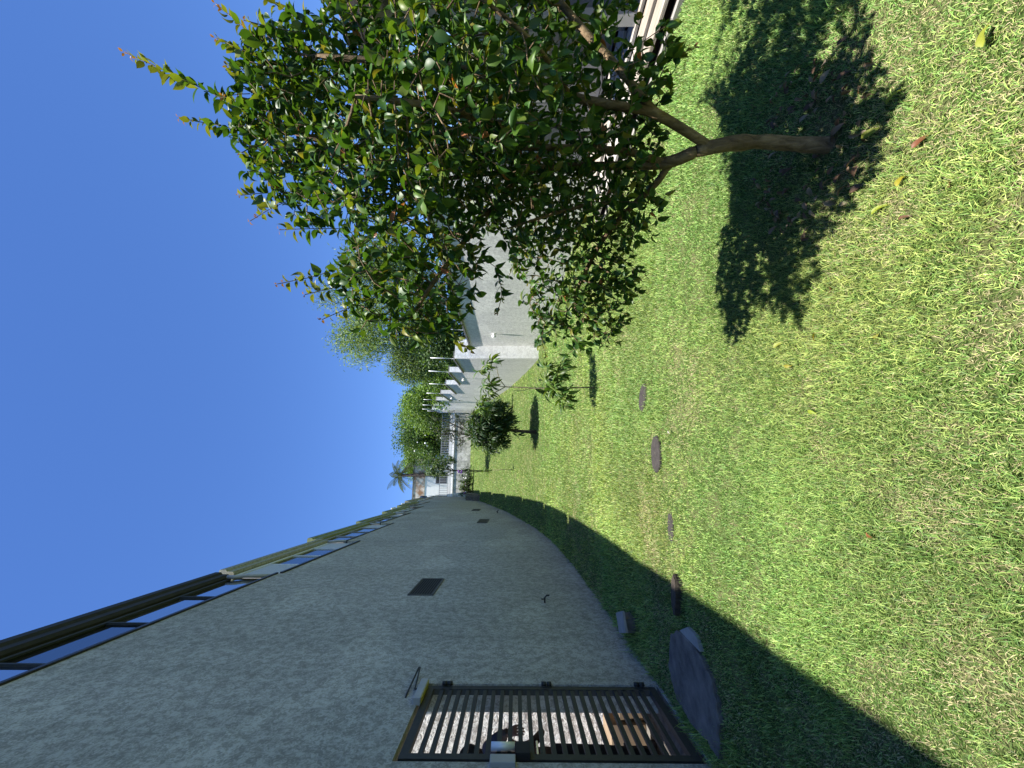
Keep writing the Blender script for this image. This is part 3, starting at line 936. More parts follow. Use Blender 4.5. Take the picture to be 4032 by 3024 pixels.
# ------------------------------------------------------------------ leaves
def leaf_proto(L=0.065, W=0.034, fold=0.5, droop=0.5, nseg=5, tip=0.6, wave=0.0):
    """one leaf along +Y with normal +Z: midrib and two halves, folded and recurved"""
    ts = np.linspace(0, 1, nseg + 1)
    prof = np.sin(np.pi * ts ** 0.80) ** 0.85
    prof = prof * np.where(ts > 0.62, 1 - tip * 0.55 * ((ts - 0.62) / 0.38), 1)
    prof[0] = 0.03
    prof[-1] = 0.0
    V = []
    ang = 0
    y = z = 0
    for i, t_ in enumerate(ts):
        if i:
            ang = -droop * (t_ ** 1.3)
            y += L / nseg * math.cos(ang)
            z += L / nseg * math.sin(ang)
        hw = W / 2 * prof[i]
        up = hw * math.sin(fold)
        dx = hw * math.cos(fold)
        wv = wave * W * math.sin(t_ * 9)
        V += [(0, y, z), (-dx, y, z + up + wv), (dx, y, z + up - wv)]
    Q = []
    for i in range(nseg):
        a, b = 3 * i, 3 * (i + 1)
        Q += [(a, b, b + 1, a + 1), (a, a + 2, b + 2, b)]
    return np.array(V), np.array(Q)


def frame(d, nrm):
    d = d / (np.linalg.norm(d, axis=-1, keepdims=True) + 1e-9)
    x = np.cross(d, nrm)
    x = x / (np.linalg.norm(x, axis=-1, keepdims=True) + 1e-9)
    n = np.cross(x, d)
    return np.stack([x, d, n], -1)  # columns


def scatter(protos, pos, dirs, nrms, scale, cols, pick):
    Vs, Qs, Cs = [], [], []
    base = 0
    Fm = frame(dirs, nrms)
    for k, (pv_, pq) in enumerate(protos):
        idx = np.where(pick == k)[0]
        if not len(idx):
            continue
        v = np.einsum('nij,vj->nvi', Fm[idx], pv_) * scale[idx][:, None, None] + pos[idx][:, None, :]
        nv = len(pv_)
        Vs.append(v.reshape(-1, 3))
        Qs.append((pq[None] + (np.arange(len(idx)) * nv)[:, None, None]).reshape(-1, 4) + base)
        Cs.append(np.repeat(cols[idx], nv, 0))
        base += nv * len(idx)
    return np.concatenate(Vs), np.concatenate(Qs), np.concatenate(Cs)


def unit(v):
    return v / (np.linalg.norm(v, axis=-1, keepdims=True) + 1e-9)


# ------------------------------------------------------------------ the leafy tree in front
rng = np.random.default_rng(11)


def resample(pts, step=0.045):
    pts = [np.array(p) for p in pts]
    out = [pts[0]]
    for a, b in zip(pts[:-1], pts[1:]):
        n_ = max(1, int(round(np.linalg.norm(b - a) / step)))
        for k in range(1, n_ + 1):
            out.append(a + (b - a) * k / n_)
    return out


def smoothp(pts, it=2):
    pts = [np.array(p) for p in pts]
    for _ in range(it):
        new = [pts[0]]
        for a, b in zip(pts[:-1], pts[1:]):
            new += [0.75 * a + 0.25 * b, 0.25 * a + 0.75 * b]
        new.append(pts[-1])
        pts = new
    return pts


LIMB = {
    'T': [(3310, 572, 1.60), (3200, 572, 1.60), (3100, 566, 1.61), (3000, 556, 1.62), (2900, 562, 1.62), (2800, 578, 1.63), (2740, 595, 1.64)],
    'A': [(2740, 595, 1.64), (2670, 628, 1.67), (2600, 646, 1.70), (2530, 650, 1.72), (2450, 652, 1.74), (2250, 655, 1.78), (2050, 672, 1.80), (1850, 690, 1.82), (1650, 720, 1.85), (1480, 780, 1.88)],
    'B': [(2600, 640, 1.69), (2520, 606, 1.68), (2400, 588, 1.67), (2150, 580, 1.66), (1900, 580, 1.64), (1700, 585, 1.62), (1500, 600, 1.60), (1300, 560, 1.58), (1150, 520, 1.56)],
    'C': [(2790, 575, 1.63), (2730, 535, 1.60), (2650, 485, 1.56), (2570, 440, 1.53), (2450, 420, 1.5), (2250, 385, 1.48), (2050, 300, 1.45), (1800, 260, 1.45), (1500, 240, 1.45), (1250, 220, 1.43)],
    'D': [(2640, 640, 1.69), (2580, 730, 1.78), (2500, 800, 1.87), (2430, 870, 1.95), (2360, 960, 2.02), (2290, 1100, 2.1), (2230, 1240, 2.15)],
    'E': [(2050, 672, 1.80), (1980, 780, 1.72), (1880, 880, 1.64), (1800, 990, 1.56), (1700, 1120, 1.50), (1620, 1250, 1.46)],
    'F': [(2570, 440, 1.53), (2430, 260, 1.47), (2260, 80, 1.45), (2080, -150, 1.5), (1850, -330, 1.55)],
    'G': [(2400, 588, 1.67), (2200, 500, 1.95), (2000, 420, 2.1), (1750, 330, 2.2), (1500, 300, 2.25)],
    'H': [(2150, 580, 1.66), (1980, 500, 1.42), (1800, 440, 1.25), (1600, 400, 1.16), (1400, 380, 1.14)],
    'I': [(2250, 385, 1.48), (2150, 220, 1.28), (2020, 90, 1.18), (1850, -40, 1.14)],
    'J': [(2500, 800, 1.87), (2330, 800, 1.72), (2150, 850, 1.62), (2000, 900, 1.58)],
}
nodes, par, isl = [], [], []
limb_nodes = {}


def add_path(pts, start=None):
    prev = start
    ids = []
    for p in pts:
        nodes.append(np.array(p))
        par.append(-1 if prev is None else prev)
        prev = len(nodes) - 1
        ids.append(prev)
    return ids


for k_, pts in LIMB.items():
    w_ = resample(smoothp([P(*p) for p in pts], 1), 0.045)
    if k_ == 'T':
        limb_nodes[k_] = add_path(w_)
    else:
        st = int(np.argmin(np.linalg.norm(np.array(nodes) - w_[0], axis=1)))
        limb_nodes[k_] = add_path(w_[1:], st)
n_limb = len(nodes)

ELL = [((1500, 430, 1.62), (520, 430, 0.42), 640), ((2020, 400, 1.60), (430, 480, 0.46), 580), ((1620, 1010, 1.52), (300, 370, 0.26), 300),
       ((2270, 1090, 2.06), (285, 300, 0.22), 430), ((2480, 200, 1.5), (220, 280, 0.25), 38), ((1800, -230, 1.6), (700, 260, 0.5), 260),
       ((2120, 780, 1.80), (330, 230, 0.30), 270), ((1230, 350, 1.6), (340, 370, 0.3), 270), ((1750, 720, 1.7), (420, 300, 0.3), 270),
       ((1280, 680, 1.65), (260, 230, 0.25), 140), ((1800, 330, 1.15), (420, 360, 0.16), 190), ((2500, 600, 1.75), (150, 220, 0.15), 60), ((2480, 500, 1.62), (150, 200, 0.18), 80), ((2520, 780, 1.78), (130, 190, 0.16), 100), ((2350, 620, 1.62), (160, 250, 0.2), 90), ((1060, 420, 1.55), (180, 340, 0.25), 130), ((1500, 650, 1.25), (350, 300, 0.14), 150)]
att = []
for (c, r_, n_) in ELL:
    k = 0
    n_ = int(n_ * 1.28)
    while k < n_:
        u = rng.uniform(-1, 1, 3)
        if u @ u > 1:
            continue
        x_, y_, d_ = c[0] + r_[0] * u[0], c[1] + r_[1] * u[1], c[2] + r_[2] * u[2]
        if 1890 < x_ < 2060 and 1080 < y_ < 1400:
            continue
        p_ = P(x_, y_, d_)
        if p_[2] < 0.62:
            continue
        att.append(p_)
        k += 1
att = np.array(att)
STEP = 0.045
alive = np.ones(len(att), bool)
for it in range(70):
    nd = np.array(nodes)
    A = att[alive]
    if not len(A):
        break
    D = np.linalg.norm(A[:, None, :] - nd[None, :, :], axis=2)
    near_ = D.argmin(1)
    dm = D.min(1)
    grow = {}
    for a, n_, d_ in zip(A, near_, dm):
        if d_ < 0.75:
            grow.setdefault(int(n_), []).append((a - nd[n_]) / d_)
    if not grow:
        break
    for n_, ds in grow.items():
        v = np.sum(ds, 0) + rng.normal(0, 0.35, 3) + np.array((0, 0, 0.12))
        v = v / (np.linalg.norm(v) + 1e-9)
        nodes.append(nd[n_] + v * STEP)
        par.append(n_)
    nd2 = np.array(nodes[len(nd):])
    Dn = np.linalg.norm(att[:, None, :] - nd2[None], axis=2).min(1)
    alive &= Dn > 0.044

# long free shoots standing out of the crown
SHOOT = [[(1120, 520, 1.58), (900, 400, 1.55), (700, 300, 1.53), (490, 205, 1.52)], [(1120, 560, 1.6), (900, 500, 1.58), (705, 465, 1.57)],
         [(1250, 260, 1.45), (1050, 180, 1.42), (850, 15, 1.40)], [(1200, 330, 1.5), (1030, 230, 1.48), (850, 150, 1.47)],
         [(1300, 740, 1.75), (1100, 800, 1.75), (985, 870, 1.75)], [(1480, 1000, 1.54), (1280, 1080, 1.52), (1092, 1118, 1.50)],
         [(1560, 1130, 1.50), (1400, 1200, 1.47), (1268, 1258, 1.45)], [(1300, 150, 1.4), (1150, 60, 1.38), (1030, -20, 1.36)],
         [(1200, 640, 1.65), (1080, 640, 1.64), (950, 600, 1.63)], [(2480, 300, 1.5), (2620, 240, 1.46), (2730, 190, 1.44)],
         [(2300, 1150, 2.1), (2430, 1130, 2.08), (2540, 1090, 2.05)], [(1700, 1250, 1.46), (1770, 1310, 1.44), (1850, 1380, 1.43)],
         [(1350, 900, 1.6), (1220, 900, 1.59), (1100, 905, 1.58)], [(1080, 430, 1.5), (980, 330, 1.48), (900, 260, 1.47)],
         [(1150, 760, 1.66), (1030, 760, 1.66), (940, 770, 1.66)], [(1450, 1080, 1.52), (1330, 1130, 1.5), (1200, 1160, 1.48)], [(1180, 480, 1.55), (1020, 420, 1.52), (880, 380, 1.5)],
         [(1950, 1050, 1.6), (1980, 1150, 1.6), (1960, 1230, 1.6)], [(1240, 140, 1.4), (1080, 110, 1.38), (960, 80, 1.36)], [(2150, 1250, 2.1), (2130, 1340, 2.1), (2150, 1400, 2.1)]]
shoot_ids = []
for sh_ in SHOOT:
    w_ = resample(smoothp([P(*p) for p in sh_], 1), 0.03)
    st = int(np.argmin(np.linalg.norm(np.array(nodes[:n_limb + 1500]) - w_[0], axis=1)))
    shoot_ids.append(add_path(w_, st))
nodes = np.array(nodes)
par = np.array(par)
nn_ = len(nodes)
kids = [[] for _ in range(nn_)]
for i, p_ in enumerate(par):
    if p_ >= 0:
        kids[p_].append(i)
rad = np.zeros(nn_)
dist_tip = np.zeros(nn_)
order = list(range(nn_))
# children always have larger index than parents, so walk backwards
for i in order[::-1]:
    if not kids[i]:
        rad[i] = 0.0016
    else:
        rad[i] = min(0.026, (sum(rad[k] ** 2.35 for k in kids[i])) ** (1 / 2.35))
        dist_tip[i] = 1 + max(dist_tip[k] for k in kids[i])
for i in limb_nodes['T']:
    pass
tn = limb_nodes['T']
for q, i in enumerate(tn):
    f_ = q / (len(tn) - 1)
    rad[i] = 0.029 - 0.004 * f_ + 0.0022 * math.sin(f_ * 11) + 0.0015 * math.sin(f_ * 29 + 1) + (0.016 * (1 - f_ * 7) ** 2 if f_ < 0.143 else 0)
for q, i in enumerate(limb_nodes['A']):
    rad[i] = max(min(rad[i], 0.0265 - 0.0005 * q), 0.0265 - 0.0011 * q)
for q, i in enumerate(limb_nodes['C']):
    rad[i] = max(min(rad[i], 0.019), 0.018 - 0.0007 * q)
for k_ in 'DEFGHIJB':
    for q, i in enumerate(limb_nodes[k_]):
        rad[i] = min(rad[i], 0.016 - 0.0002 * q)
tree = thing('leafy_tree', 'leafy tree with glossy green leaves and forked brown trunk standing in its own dark shadow', 'tree', tuple(nodes[0] * (1, 1, 0)))
mb = MB().tube([nodes[i] for i in tn], [rad[i] for i in tn], 14)
kr = np.random.default_rng(19)
vt = np.array(mb.v)
for q in range(26):
    kc = vt[kr.integers(0, len(vt))]
    dd = np.linalg.norm(vt - kc, axis=1)
    ax = np.array([nodes[tn[int(np.argmin(np.linalg.norm(nodes[tn] - p_, axis=1)))]] for p_ in vt])
    vt = vt + unit(vt - ax) * (kr.uniform(-0.003, 0.0055) * np.exp(-(dd / 0.035) ** 2))[:, None]
mb.v = [tuple(p_) for p_ in vt]
trunk = mb.build('trunk', M['bark'], tree, True)
for k_ in 'ABCDEFGHIJ':
    ids = limb_nodes[k_]
    st = par[ids[0]]
    MB().tube([nodes[st]] + [nodes[i] for i in ids], [rad[st] * (0.985 if k_ == 'A' else 0.0) or min(rad[st], rad[ids[0]] * 1.1)] + [max(0.003, rad[i]) for i in ids], 9).build('branch', M['bark'], tree, True)
tw_ = MB()
done = set()
for i in range(n_limb, nn_):
    if i in done:
        continue
    ch = [par[i], i]
    done.add(i)
    while kids[ch[-1]]:
        k = max(kids[ch[-1]], key=lambda q: rad[q])
        if k in done:
            break
        done.add(k)
        ch.append(k)
    tw_.tube([nodes[c] for c in ch], [min(rad[ch[0]], rad[ch[1]])] + [rad[c] for c in ch[1:]], 5, cap=False)
tg = tw_.build('twigs', M['bark'], tree, True)
tag(tg, None, None, None, 'stuff')

# leaves along the thin wood
lp, ld, ln_, ls, lc = [], [], [], [], []
sset = {}
for s_i, ids in enumerate(shoot_ids):
    for q, i in enumerate(ids):
        sset[i] = q / max(1, len(ids) - 1)
for i in range(1, nn_):
    if rad[i] > 0.0062:
        continue
    t_ = nodes[i] - nodes[par[i]]
    t_ = t_ / (np.linalg.norm(t_) + 1e-9)
    x_, y_, d_ = 0, 0, (nodes[i] - CAM) @ FW
    cnt = 3 if i in sset else rng.choice([2, 3, 4, 5], p=[0.12, 0.28, 0.33, 0.27])
    side = np.cross(t_, (0, 0, 1.0))
    if np.linalg.norm(side) < 0.05:
        side = np.array((1.0, 0, 0))
    side = unit(side)
    upv = np.cross(side, t_)
    for c_ in range(cnt):
        if i in sset:
            az = (0, math.pi, 1.5)[c_] + rng.normal(0, 0.3)
        else:
            az = rng.uniform(0, 2 * math.pi)
        out = side * math.cos(az) + upv * math.sin(az)
        dr = unit(out * rng.uniform(0.6, 1.0) + t_ * rng.uniform(0.35, 0.9) + np.array((0, 0, -0.15)) * rng.uniform(0, 2.0))
        nr = unit(np.array((0, 0, 1.0)) * 0.8 + rng.normal(0, 0.55, 3) + t_ * 0.4 - 0.15 * np.array((SUN.x, SUN.y, 0)))
        s_ = rng.uniform(0.44, 0.94)
        hue = rng.random()
        if hue < 0.62:
            c = np.array((0.045, 0.115, 0.020))
        elif hue < 0.86:
            c = np.array((0.085, 0.165, 0.022))
        else:
            c = np.array((0.14, 0.20, 0.028))
        c = c * rng.uniform(0.6, 1.12)
        tipf = sset.get(i, None)
        if tipf is not None:
            s_ *= 1.15 if tipf < 0.7 else (1.0 - (tipf - 0.7) * 1.6)
            if tipf > 0.92:
                s_ *= 0.7
                c = np.array((0.24, 0.12, 0.05)) * rng.uniform(0.7, 1.2)
            elif tipf > 0.6:
                c = np.array((0.15, 0.18, 0.032)) * rng.uniform(0.7, 1.2)
        elif rng.random() < 0.008:
            c = np.array((0.38, 0.15, 0.07)) * rng.uniform(0.7, 1.1)
        elif dist_tip[i] < 1 and rng.random() < 0.08:
            c = np.array((0.20, 0.19, 0.035))
        lp.append(nodes[i] + dr * 0.004)
        ld.append(dr)
        ln_.append(nr)
        ls.append(s_)
        lc.append(c)
lp, ld, ln_, ls, lc = map(np.array, (lp, ld, ln_, ls, lc))
PROT = [leaf_proto(0.064, 0.036, 0.30, 0.55), leaf_proto(0.064, 0.034, 0.55, 0.9), leaf_proto(0.060, 0.037, 0.15, 0.3, wave=0.05), leaf_proto(0.066, 0.033, 0.75, 1.2)]
pick = rng.integers(0, len(PROT), len(lp))
# which leaves show largest: in the frame, near, facing, and first along their line of sight
cen = lp + ld * 0.03
rel = cen - CAM
dep = rel @ FW
uu = 1512 + 1514 * (rel @ RT) / dep
vv = 2016 - 1514 * (rel @ UP) / dep
infr = (uu > 10) & (uu < 3014) & (vv > 10) & (vv < 4020)
face = np.abs(np.sum(unit(rel) * unit(ln_ - ld * np.sum(ln_ * ld, 1, keepdims=True)), 1)) * 0.8 + 0.2
size = ls / dep * face
cell = (uu // 36).astype(int) * 1000 + (vv // 36).astype(int)
first = {}
for i in np.argsort(dep):
    if infr[i] and cell[i] not in first:
        first[cell[i]] = i
cand = np.array(sorted(first.values(), key=lambda i: -size[i])[:300])
single = np.zeros(len(lp), bool)
single[cand] = True
V, Q, Cc = scatter(PROT, lp[~single], ld[~single], ln_[~single], ls[~single], lc[~single], pick[~single])
cr = link('crown', np_mesh('crown', V - ORG[tree.name], quads=Q, mat=M['leaf'], col=Cc), tree)
tag(cr, None, None, None, 'stuff')
# colour families for the single leaves, meshes shared
PAL = np.array([(0.045, 0.115, 0.020), (0.036, 0.09, 0.017), (0.055, 0.135, 0.022), (0.085, 0.165, 0.022), (0.14, 0.20, 0.028), (0.20, 0.19, 0.035), (0.34, 0.15, 0.07)])
lm = {}
FM = frame(ld, ln_)
for i in cand:
    ci = int(np.argmin(np.linalg.norm(PAL - lc[i], axis=1)))
    key = (int(pick[i]), ci)
    if key not in lm:
        pv_, pq = PROT[key[0]]
        lm[key] = np_mesh('leaf', pv_, quads=pq, mat=M['leaf'], col=np.tile(PAL[ci], (len(pv_), 1)))
    o = link('leaf', lm[key], tree)
    o.matrix_local = Matrix.Translation(Vector(lp[i] - ORG[tree.name])) @ Matrix([list(map(float, r_)) for r_ in FM[i]]).to_4x4() @ Matrix.Scale(float(ls[i]), 4)
# green fruits hanging among the leaves
for (x_, y_, d_) in [(1855, 1020, 1.80), (2025, 1025, 1.85), (2520, 690, 1.60), (2265, 1045, 1.9)]:
    c = P(x_, y_, d_)
    fm = MB().ball(c, 0.016, 10, 8, (0.9, 0.9, 1.25)).build('fruit', None, tree, True)
    fm.data.materials.append(plain('green_fruit', (0.20, 0.27, 0.06), 0.4, 0, 0.1, 20) if 'green_fruit' not in bpy.data.materials else bpy.data.materials['green_fruit'])

lr = np.random.default_rng(15)
nl = 130
an = lr.uniform(0, 6.28, nl)
rr_ = np.sqrt(lr.random(nl)) * 0.42
lpos = np.stack([1.42 + rr_ * np.cos(an), 1.44 + rr_ * 0.8 * np.sin(an), lr.uniform(0.016, 0.035, nl)], 1)
ldir = unit(np.stack([lr.normal(0, 1, nl), lr.normal(0, 1, nl), lr.normal(0, 0.15, nl)], 1))
lnor = unit(np.stack([lr.normal(0, 0.35, nl), lr.normal(0, 0.35, nl), np.ones(nl)], 1))
lcol = np.array([(0.20, 0.12, 0.07), (0.30, 0.20, 0.12), (0.13, 0.08, 0.05), (0.34, 0.27, 0.18)])[lr.integers(0, 4, nl)]
V, Q, Cc = scatter([leaf_proto(0.055, 0.026, 0.4, 1.0), leaf_proto(0.05, 0.022, 0.8, 1.5)], lpos, ldir, lnor, lr.uniform(0.6, 1.1, nl), lcol, lr.integers(0, 2, nl))
lo_ = link('leaf_litter', np_mesh('leaf_litter', V, quads=Q, mat=M['leaf_dry'], col=Cc))
tag(lo_, 'dry brown leaf litter scattered round the foot of the leafy tree', 'leaf litter', None, 'stuff')

# ------------------------------------------------------------------ smaller plants
def whorl_tree(root, stems, clusters, leafL, leafW, nper, cols, seed, droop=0.9, mat='leaf', spread=0.10, down=0.35):
    """stems: list of (points, radii); clusters: list of (centre, count, radius)"""
    r = np.random.default_rng(seed)
    o0 = ORG[root.name]
    for k, (pts, rr) in enumerate(stems):
        MB().tube(pts, rr, 8).build('trunk' if k == 0 else 'branch', M['bark_dark'] if mat == 'leaf_dark' else M['stem_pale'], root, True)
    pos, di, no, sc, co = [], [], [], [], []
    for (c, n_, rd) in clusters:
        for _ in range(n_):
            u = unit(r.normal(0, 1, 3) + np.array((0, 0, 0.25)))
            pos.append(np.array(c) + u * rd * r.uniform(0.0, 0.5))
            di.append(unit(u + np.array((0, 0, -down))))
            no.append(unit(np.array((0, 0, 1.0)) + r.normal(0, 0.4, 3) + u * 0.3))
            sc.append(r.uniform(0.65, 1.15))
            co.append(np.array(cols[r.integers(0, len(cols))]) * r.uniform(0.75, 1.25))
    pr = [leaf_proto(leafL, leafW, 0.35, droop, 5, 0.8), leaf_proto(leafL, leafW * 0.85, 0.55, droop * 1.4, 5, 0.8)]
    pos, di, no, sc, co = map(np.array, (pos, di, no, sc, co))
    pk = r.integers(0, 2, len(pos))
    V, Q, Cc = scatter(pr, pos, di, no, sc, co, pk)
    return link('crown', np_mesh('crown', V - o0, quads=Q, mat=M['leaf'], col=Cc), root)


# young mango-like sapling in the middle of the lawn
D0 = 6.15
base = P(2350, 1526, D0)
base[2] = gh(base[0], base[1])
sp = thing('sapling', 'young sapling with long drooping leaves and thin forked stem in the middle of the lawn', 'sapling', tuple(base))
pp = lambda x, y, d=D0: P(x, y, d)
stems = [([base + (0, 0, -0.05), pp(2290, 1526), pp(2200, 1528), pp(2100, 1528), pp(2040, 1525), pp(1990, 1523)], [0.014, 0.013, 0.011, 0.010, 0.009, 0.008]),
         ([pp(1990, 1523), pp(1965, 1490), pp(1957, 1455), pp(1955, 1440)], [0.007, 0.006, 0.005, 0.004]),
         ([pp(1990, 1523), pp(1950, 1545), pp(1920, 1575), pp(1895, 1600)], [0.008, 0.007, 0.006, 0.004]),
         ([pp(1990, 1523), pp(1960, 1520), pp(1935, 1515)], [0.006, 0.005, 0.004]),
         ([pp(1935, 1512), pp(1915, 1480), pp(1890, 1462)], [0.005, 0.004, 0.003]),
         ([pp(2100, 1528), pp(2060, 1537), pp(2018, 1540)], [0.005, 0.004, 0.003])]
clusters = [(pp(2200, 1480), 22, 0.22), (pp(2190, 1530, 6.0), 24, 0.22), (pp(2230, 1560), 18, 0.2), (pp(2160, 1450), 14, 0.18), (pp(2215, 1440), 12, 0.16), (pp(2160, 1500), 14, 0.18), (pp(2225, 1590), 12, 0.16), (pp(2150, 1540, 6.3), 12, 0.16),
            (pp(1940, 1425), 15, 0.10), (pp(1915, 1440), 12, 0.09), (pp(1888, 1462), 7, 0.06), (pp(1935, 1512), 18, 0.10), (pp(1905, 1520), 12, 0.10), (pp(1925, 1550), 12, 0.09), (pp(1900, 1580), 14, 0.09), (pp(1890, 1605), 14, 0.09)]
GREEN = [(0.05, 0.115, 0.022), (0.09, 0.17, 0.03), (0.15, 0.22, 0.045), (0.06, 0.10, 0.02)]
whorl_tree(sp, stems, [(c_, int(n_ * (2.4 if rd > 0.12 else 1.3)), rd) for c_, n_, rd in clusters], 0.19, 0.050, 0, GREEN, 3, 1.0)
o = MB().tube([pp(2104, 1528), pp(2060, 1537), pp(2018, 1542)], 0.006, 6)

# dark round-crowned tree
D1 = 14.7
base = P(2112, 1702, D1)
base[2] = gh(base[0], base[1])
dt = thing('round_tree', 'small tree with dense dark round crown of narrow leaves on a short bare trunk', 'tree', tuple(base))
q1 = lambda x, y, d=D1: P(x, y, d)
stems = [([base + (0, 0, -0.1), q1(2080, 1700), q1(2040, 1697), q1(2000, 1692), q1(1930, 1690)], [0.085, 0.06, 0.055, 0.05, 0.03])]
for (x_, y_) in [(1880, 1640), (1870, 1740), (1930, 1610), (1950, 1770), (1860, 1690), (1970, 1640)]:
    stems.append(([q1(2000, 1692), q1((2000 + x_) / 2, (1692 + y_) / 2), q1(x_, y_)], [0.03, 0.02, 0.01]))
r_ = np.random.default_rng(5)
clusters = []
while len(clusters) < 130:
    u = r_.uniform(-1, 1, 3)
    if u @ u > 1 or u @ u < 0.12:
        continue
    x_, y_ = 1928 + 88 * u[0] + 22 * u[1] * u[1], 1682 + 98 * u[1]
    clusters.append((q1(x_, y_, D1 + 0.85 * u[2]), 34, 0.34))
clusters.append((q1(2040, 1712), 10, 0.12))
whorl_tree(dt, stems, clusters, 0.27, 0.055, 0, [(0.020, 0.045, 0.012), (0.03, 0.065, 0.018), (0.04, 0.08, 0.026), (0.035, 0.075, 0.03)], 6, 0.6, 'leaf_dark', down=0.5)

# light green sapling just right of the dark tree, further away
base = P(1990, 1600, 20.5)
base[2] = gh(base[0], base[1])
lt = thing('pale_shrub', 'light green narrow-leaved shrub peeping out behind the dark round tree', 'shrub', tuple(base))
q2 = lambda x, y, d=20.5: P(x, y, d)
whorl_tree(lt, [([base, q2(1950, 1598), q2(1905, 1592)], [0.03, 0.025, 0.015])], [(q2(1900, 1590), 40, 0.35), (q2(1920, 1610), 36, 0.35), (q2(1885, 1620), 36, 0.3), (q2(1860, 1640), 40, 0.35), (q2(1900, 1575), 30, 0.3)], 0.26, 0.05, 0,
           [(0.10, 0.17, 0.04), (0.15, 0.22, 0.06), (0.08, 0.14, 0.04)], 8, 0.8)

# slim tall tree near the terrace wall
D3 = 27.5
base = P(1925, 1855, D3)
base[2] = gh(base[0], base[1])
q3 = lambda x, y, d=D3: P(x, y, d)
st = thing('slim_tree', 'slim tree with loose feathery crown high on a thin trunk before the back wall', 'tree', tuple(base))
r_ = np.random.default_rng(9)
clusters = []
while len(clusters) < 55:
    u = r_.uniform(-1, 1, 3)
    if u @ u > 1:
        continue
    clusters.append((q3(1720 + 72 * u[0] + 10 * abs(u[1]), 1833 + 50 * u[1], D3 + 1.0 * u[2]), 20, 0.35))
clusters += [(q3(1815, 1868), 22, 0.3), (q3(1830, 1850), 22, 0.3), (q3(1842, 1862), 18, 0.25)]
whorl_tree(st, [([base + (0, 0, -0.1), q3(1860, 1854), q3(1800, 1853), q3(1740, 1846), q3(1690, 1835)], [0.05, 0.045, 0.04, 0.03, 0.012]), ([q3(1890, 1855), q3(1860, 1866), q3(1835, 1872)], [0.02, 0.015, 0.01]),
                ([q3(1790, 1853), q3(1740, 1820), q3(1700, 1805)], [0.025, 0.02, 0.01]), ([q3(1790, 1853), q3(1750, 1862), q3(1720, 1872)], [0.025, 0.02, 0.01])],
           clusters, 0.34, 0.06, 0, [(0.035, 0.075, 0.022), (0.055, 0.10, 0.03), (0.09, 0.15, 0.05)], 10, 0.8, 'leaf_dark', down=0.6)
# purple flower hung on the slim tree
fl = MB()
for k in range(7):
    fl.ball(q3(1812 + 4 * math.sin(k), 1857 + 4 * math.cos(k * 2), D3 - 0.2) + np.array((0, 0, 0.03 * k - 0.1)), 0.055, 8, 6)
fl.build('blossom', plain('purple_petals', (0.30, 0.10, 0.50), 0.6), st, True)

# thin bare stake with its little shadow
base = P(2026, 1848, 19.4)
base[2] = gh(base[0], base[1])
sk = thing('bare_sapling', 'thin bare sapling stem with a few leaves in front of the slim tree', 'sapling', tuple(base))
q4 = lambda x, y, d=19.4: P(x, y, d)
whorl_tree(sk, [([base, q4(1975, 1849), q4(1930, 1852)], [0.014, 0.012, 0.008])], [(q4(1925, 1852), 26, 0.18), (q4(1905, 1853), 20, 0.16), (q4(2005, 1848), 8, 0.10)], 0.17, 0.045, 0, GREEN, 12, 0.7)


# twiggy shrub by the back wall
def twiggy(root, base, tips, n_side, leafL, seed, cols, r0=0.05):
    r = np.random.default_rng(seed)
    mb = MB()
    pos, di, no, sc, co = [], [], [], [], []
    base = np.array(base)
    for tp_ in tips:
        tp_ = np.array(tp_)
        mid = base + (tp_ - base) * 0.5 + r.normal(0, 0.12, 3)
        pts = smoothp([base, base + (mid - base) * 0.5 + r.normal(0, 0.05, 3), mid, tp_], 1)
        mb.tube(pts, list(np.linspace(r0, 0.012, len(pts))), 6)
        for k in range(n_side):
            f_ = r.uniform(0.3, 1.0)
            a = base + (tp_ - base) * f_
            b = a + unit(r.normal(0, 1, 3) + unit(tp_ - base) * 0.9) * r.uniform(0.3, 0.8)
            mb.tube([a, (a + b) / 2 + r.normal(0, 0.03, 3), b], [0.014, 0.010, 0.006], 4)
            for q in range(7):
                p_ = a + (b - a) * r.uniform(0.2, 1)
                u = unit(r.normal(0, 1, 3))
                pos.append(p_)
                di.append(u)
                no.append(unit(r.normal(0, 1, 3) + (0, 0, 1)))
                sc.append(r.uniform(0.6, 1.2))
                co.append(np.array(cols[r.integers(0, len(cols))]) * r.uniform(0.7, 1.2))
    mb.build('branches', M['bark_dark'], root, True)
    pos, di, no, sc, co = map(np.array, (pos, di, no, sc, co))
    pr = [leaf_proto(leafL, leafL * 0.5, 0.3, 0.4, 3)]
    V, Q, Cc = scatter(pr, pos, di, no, sc, co, np.zeros(len(pos), int))
    link('foliage', np_mesh('foliage', V - ORG[root.name], quads=Q, mat=M['leaf_far'], col=Cc), root)


D5 = 36.5
base = P(1864, 1712, D5)
base[2] = gh(base[0], base[1])
ts = thing('twiggy_shrub', 'tall twiggy half-bare shrub against the stained back wall', 'shrub', tuple(base))
q5 = lambda x, y, d=D5: P(x, y, d)
twiggy(ts, base, [q5(1700, 1640), q5(1690, 1680, 37), q5(1720, 1715), q5(1745, 1735, 36), q5(1770, 1628), q5(1785, 1618, 36), q5(1735, 1650, 37), q5(1790, 1760, 36), q5(1710, 1700, 35.5), q5(1760, 1690, 36)], 16, 0.17, 13,
       [(0.05, 0.08, 0.03), (0.08, 0.12, 0.045), (0.035, 0.06, 0.025)])

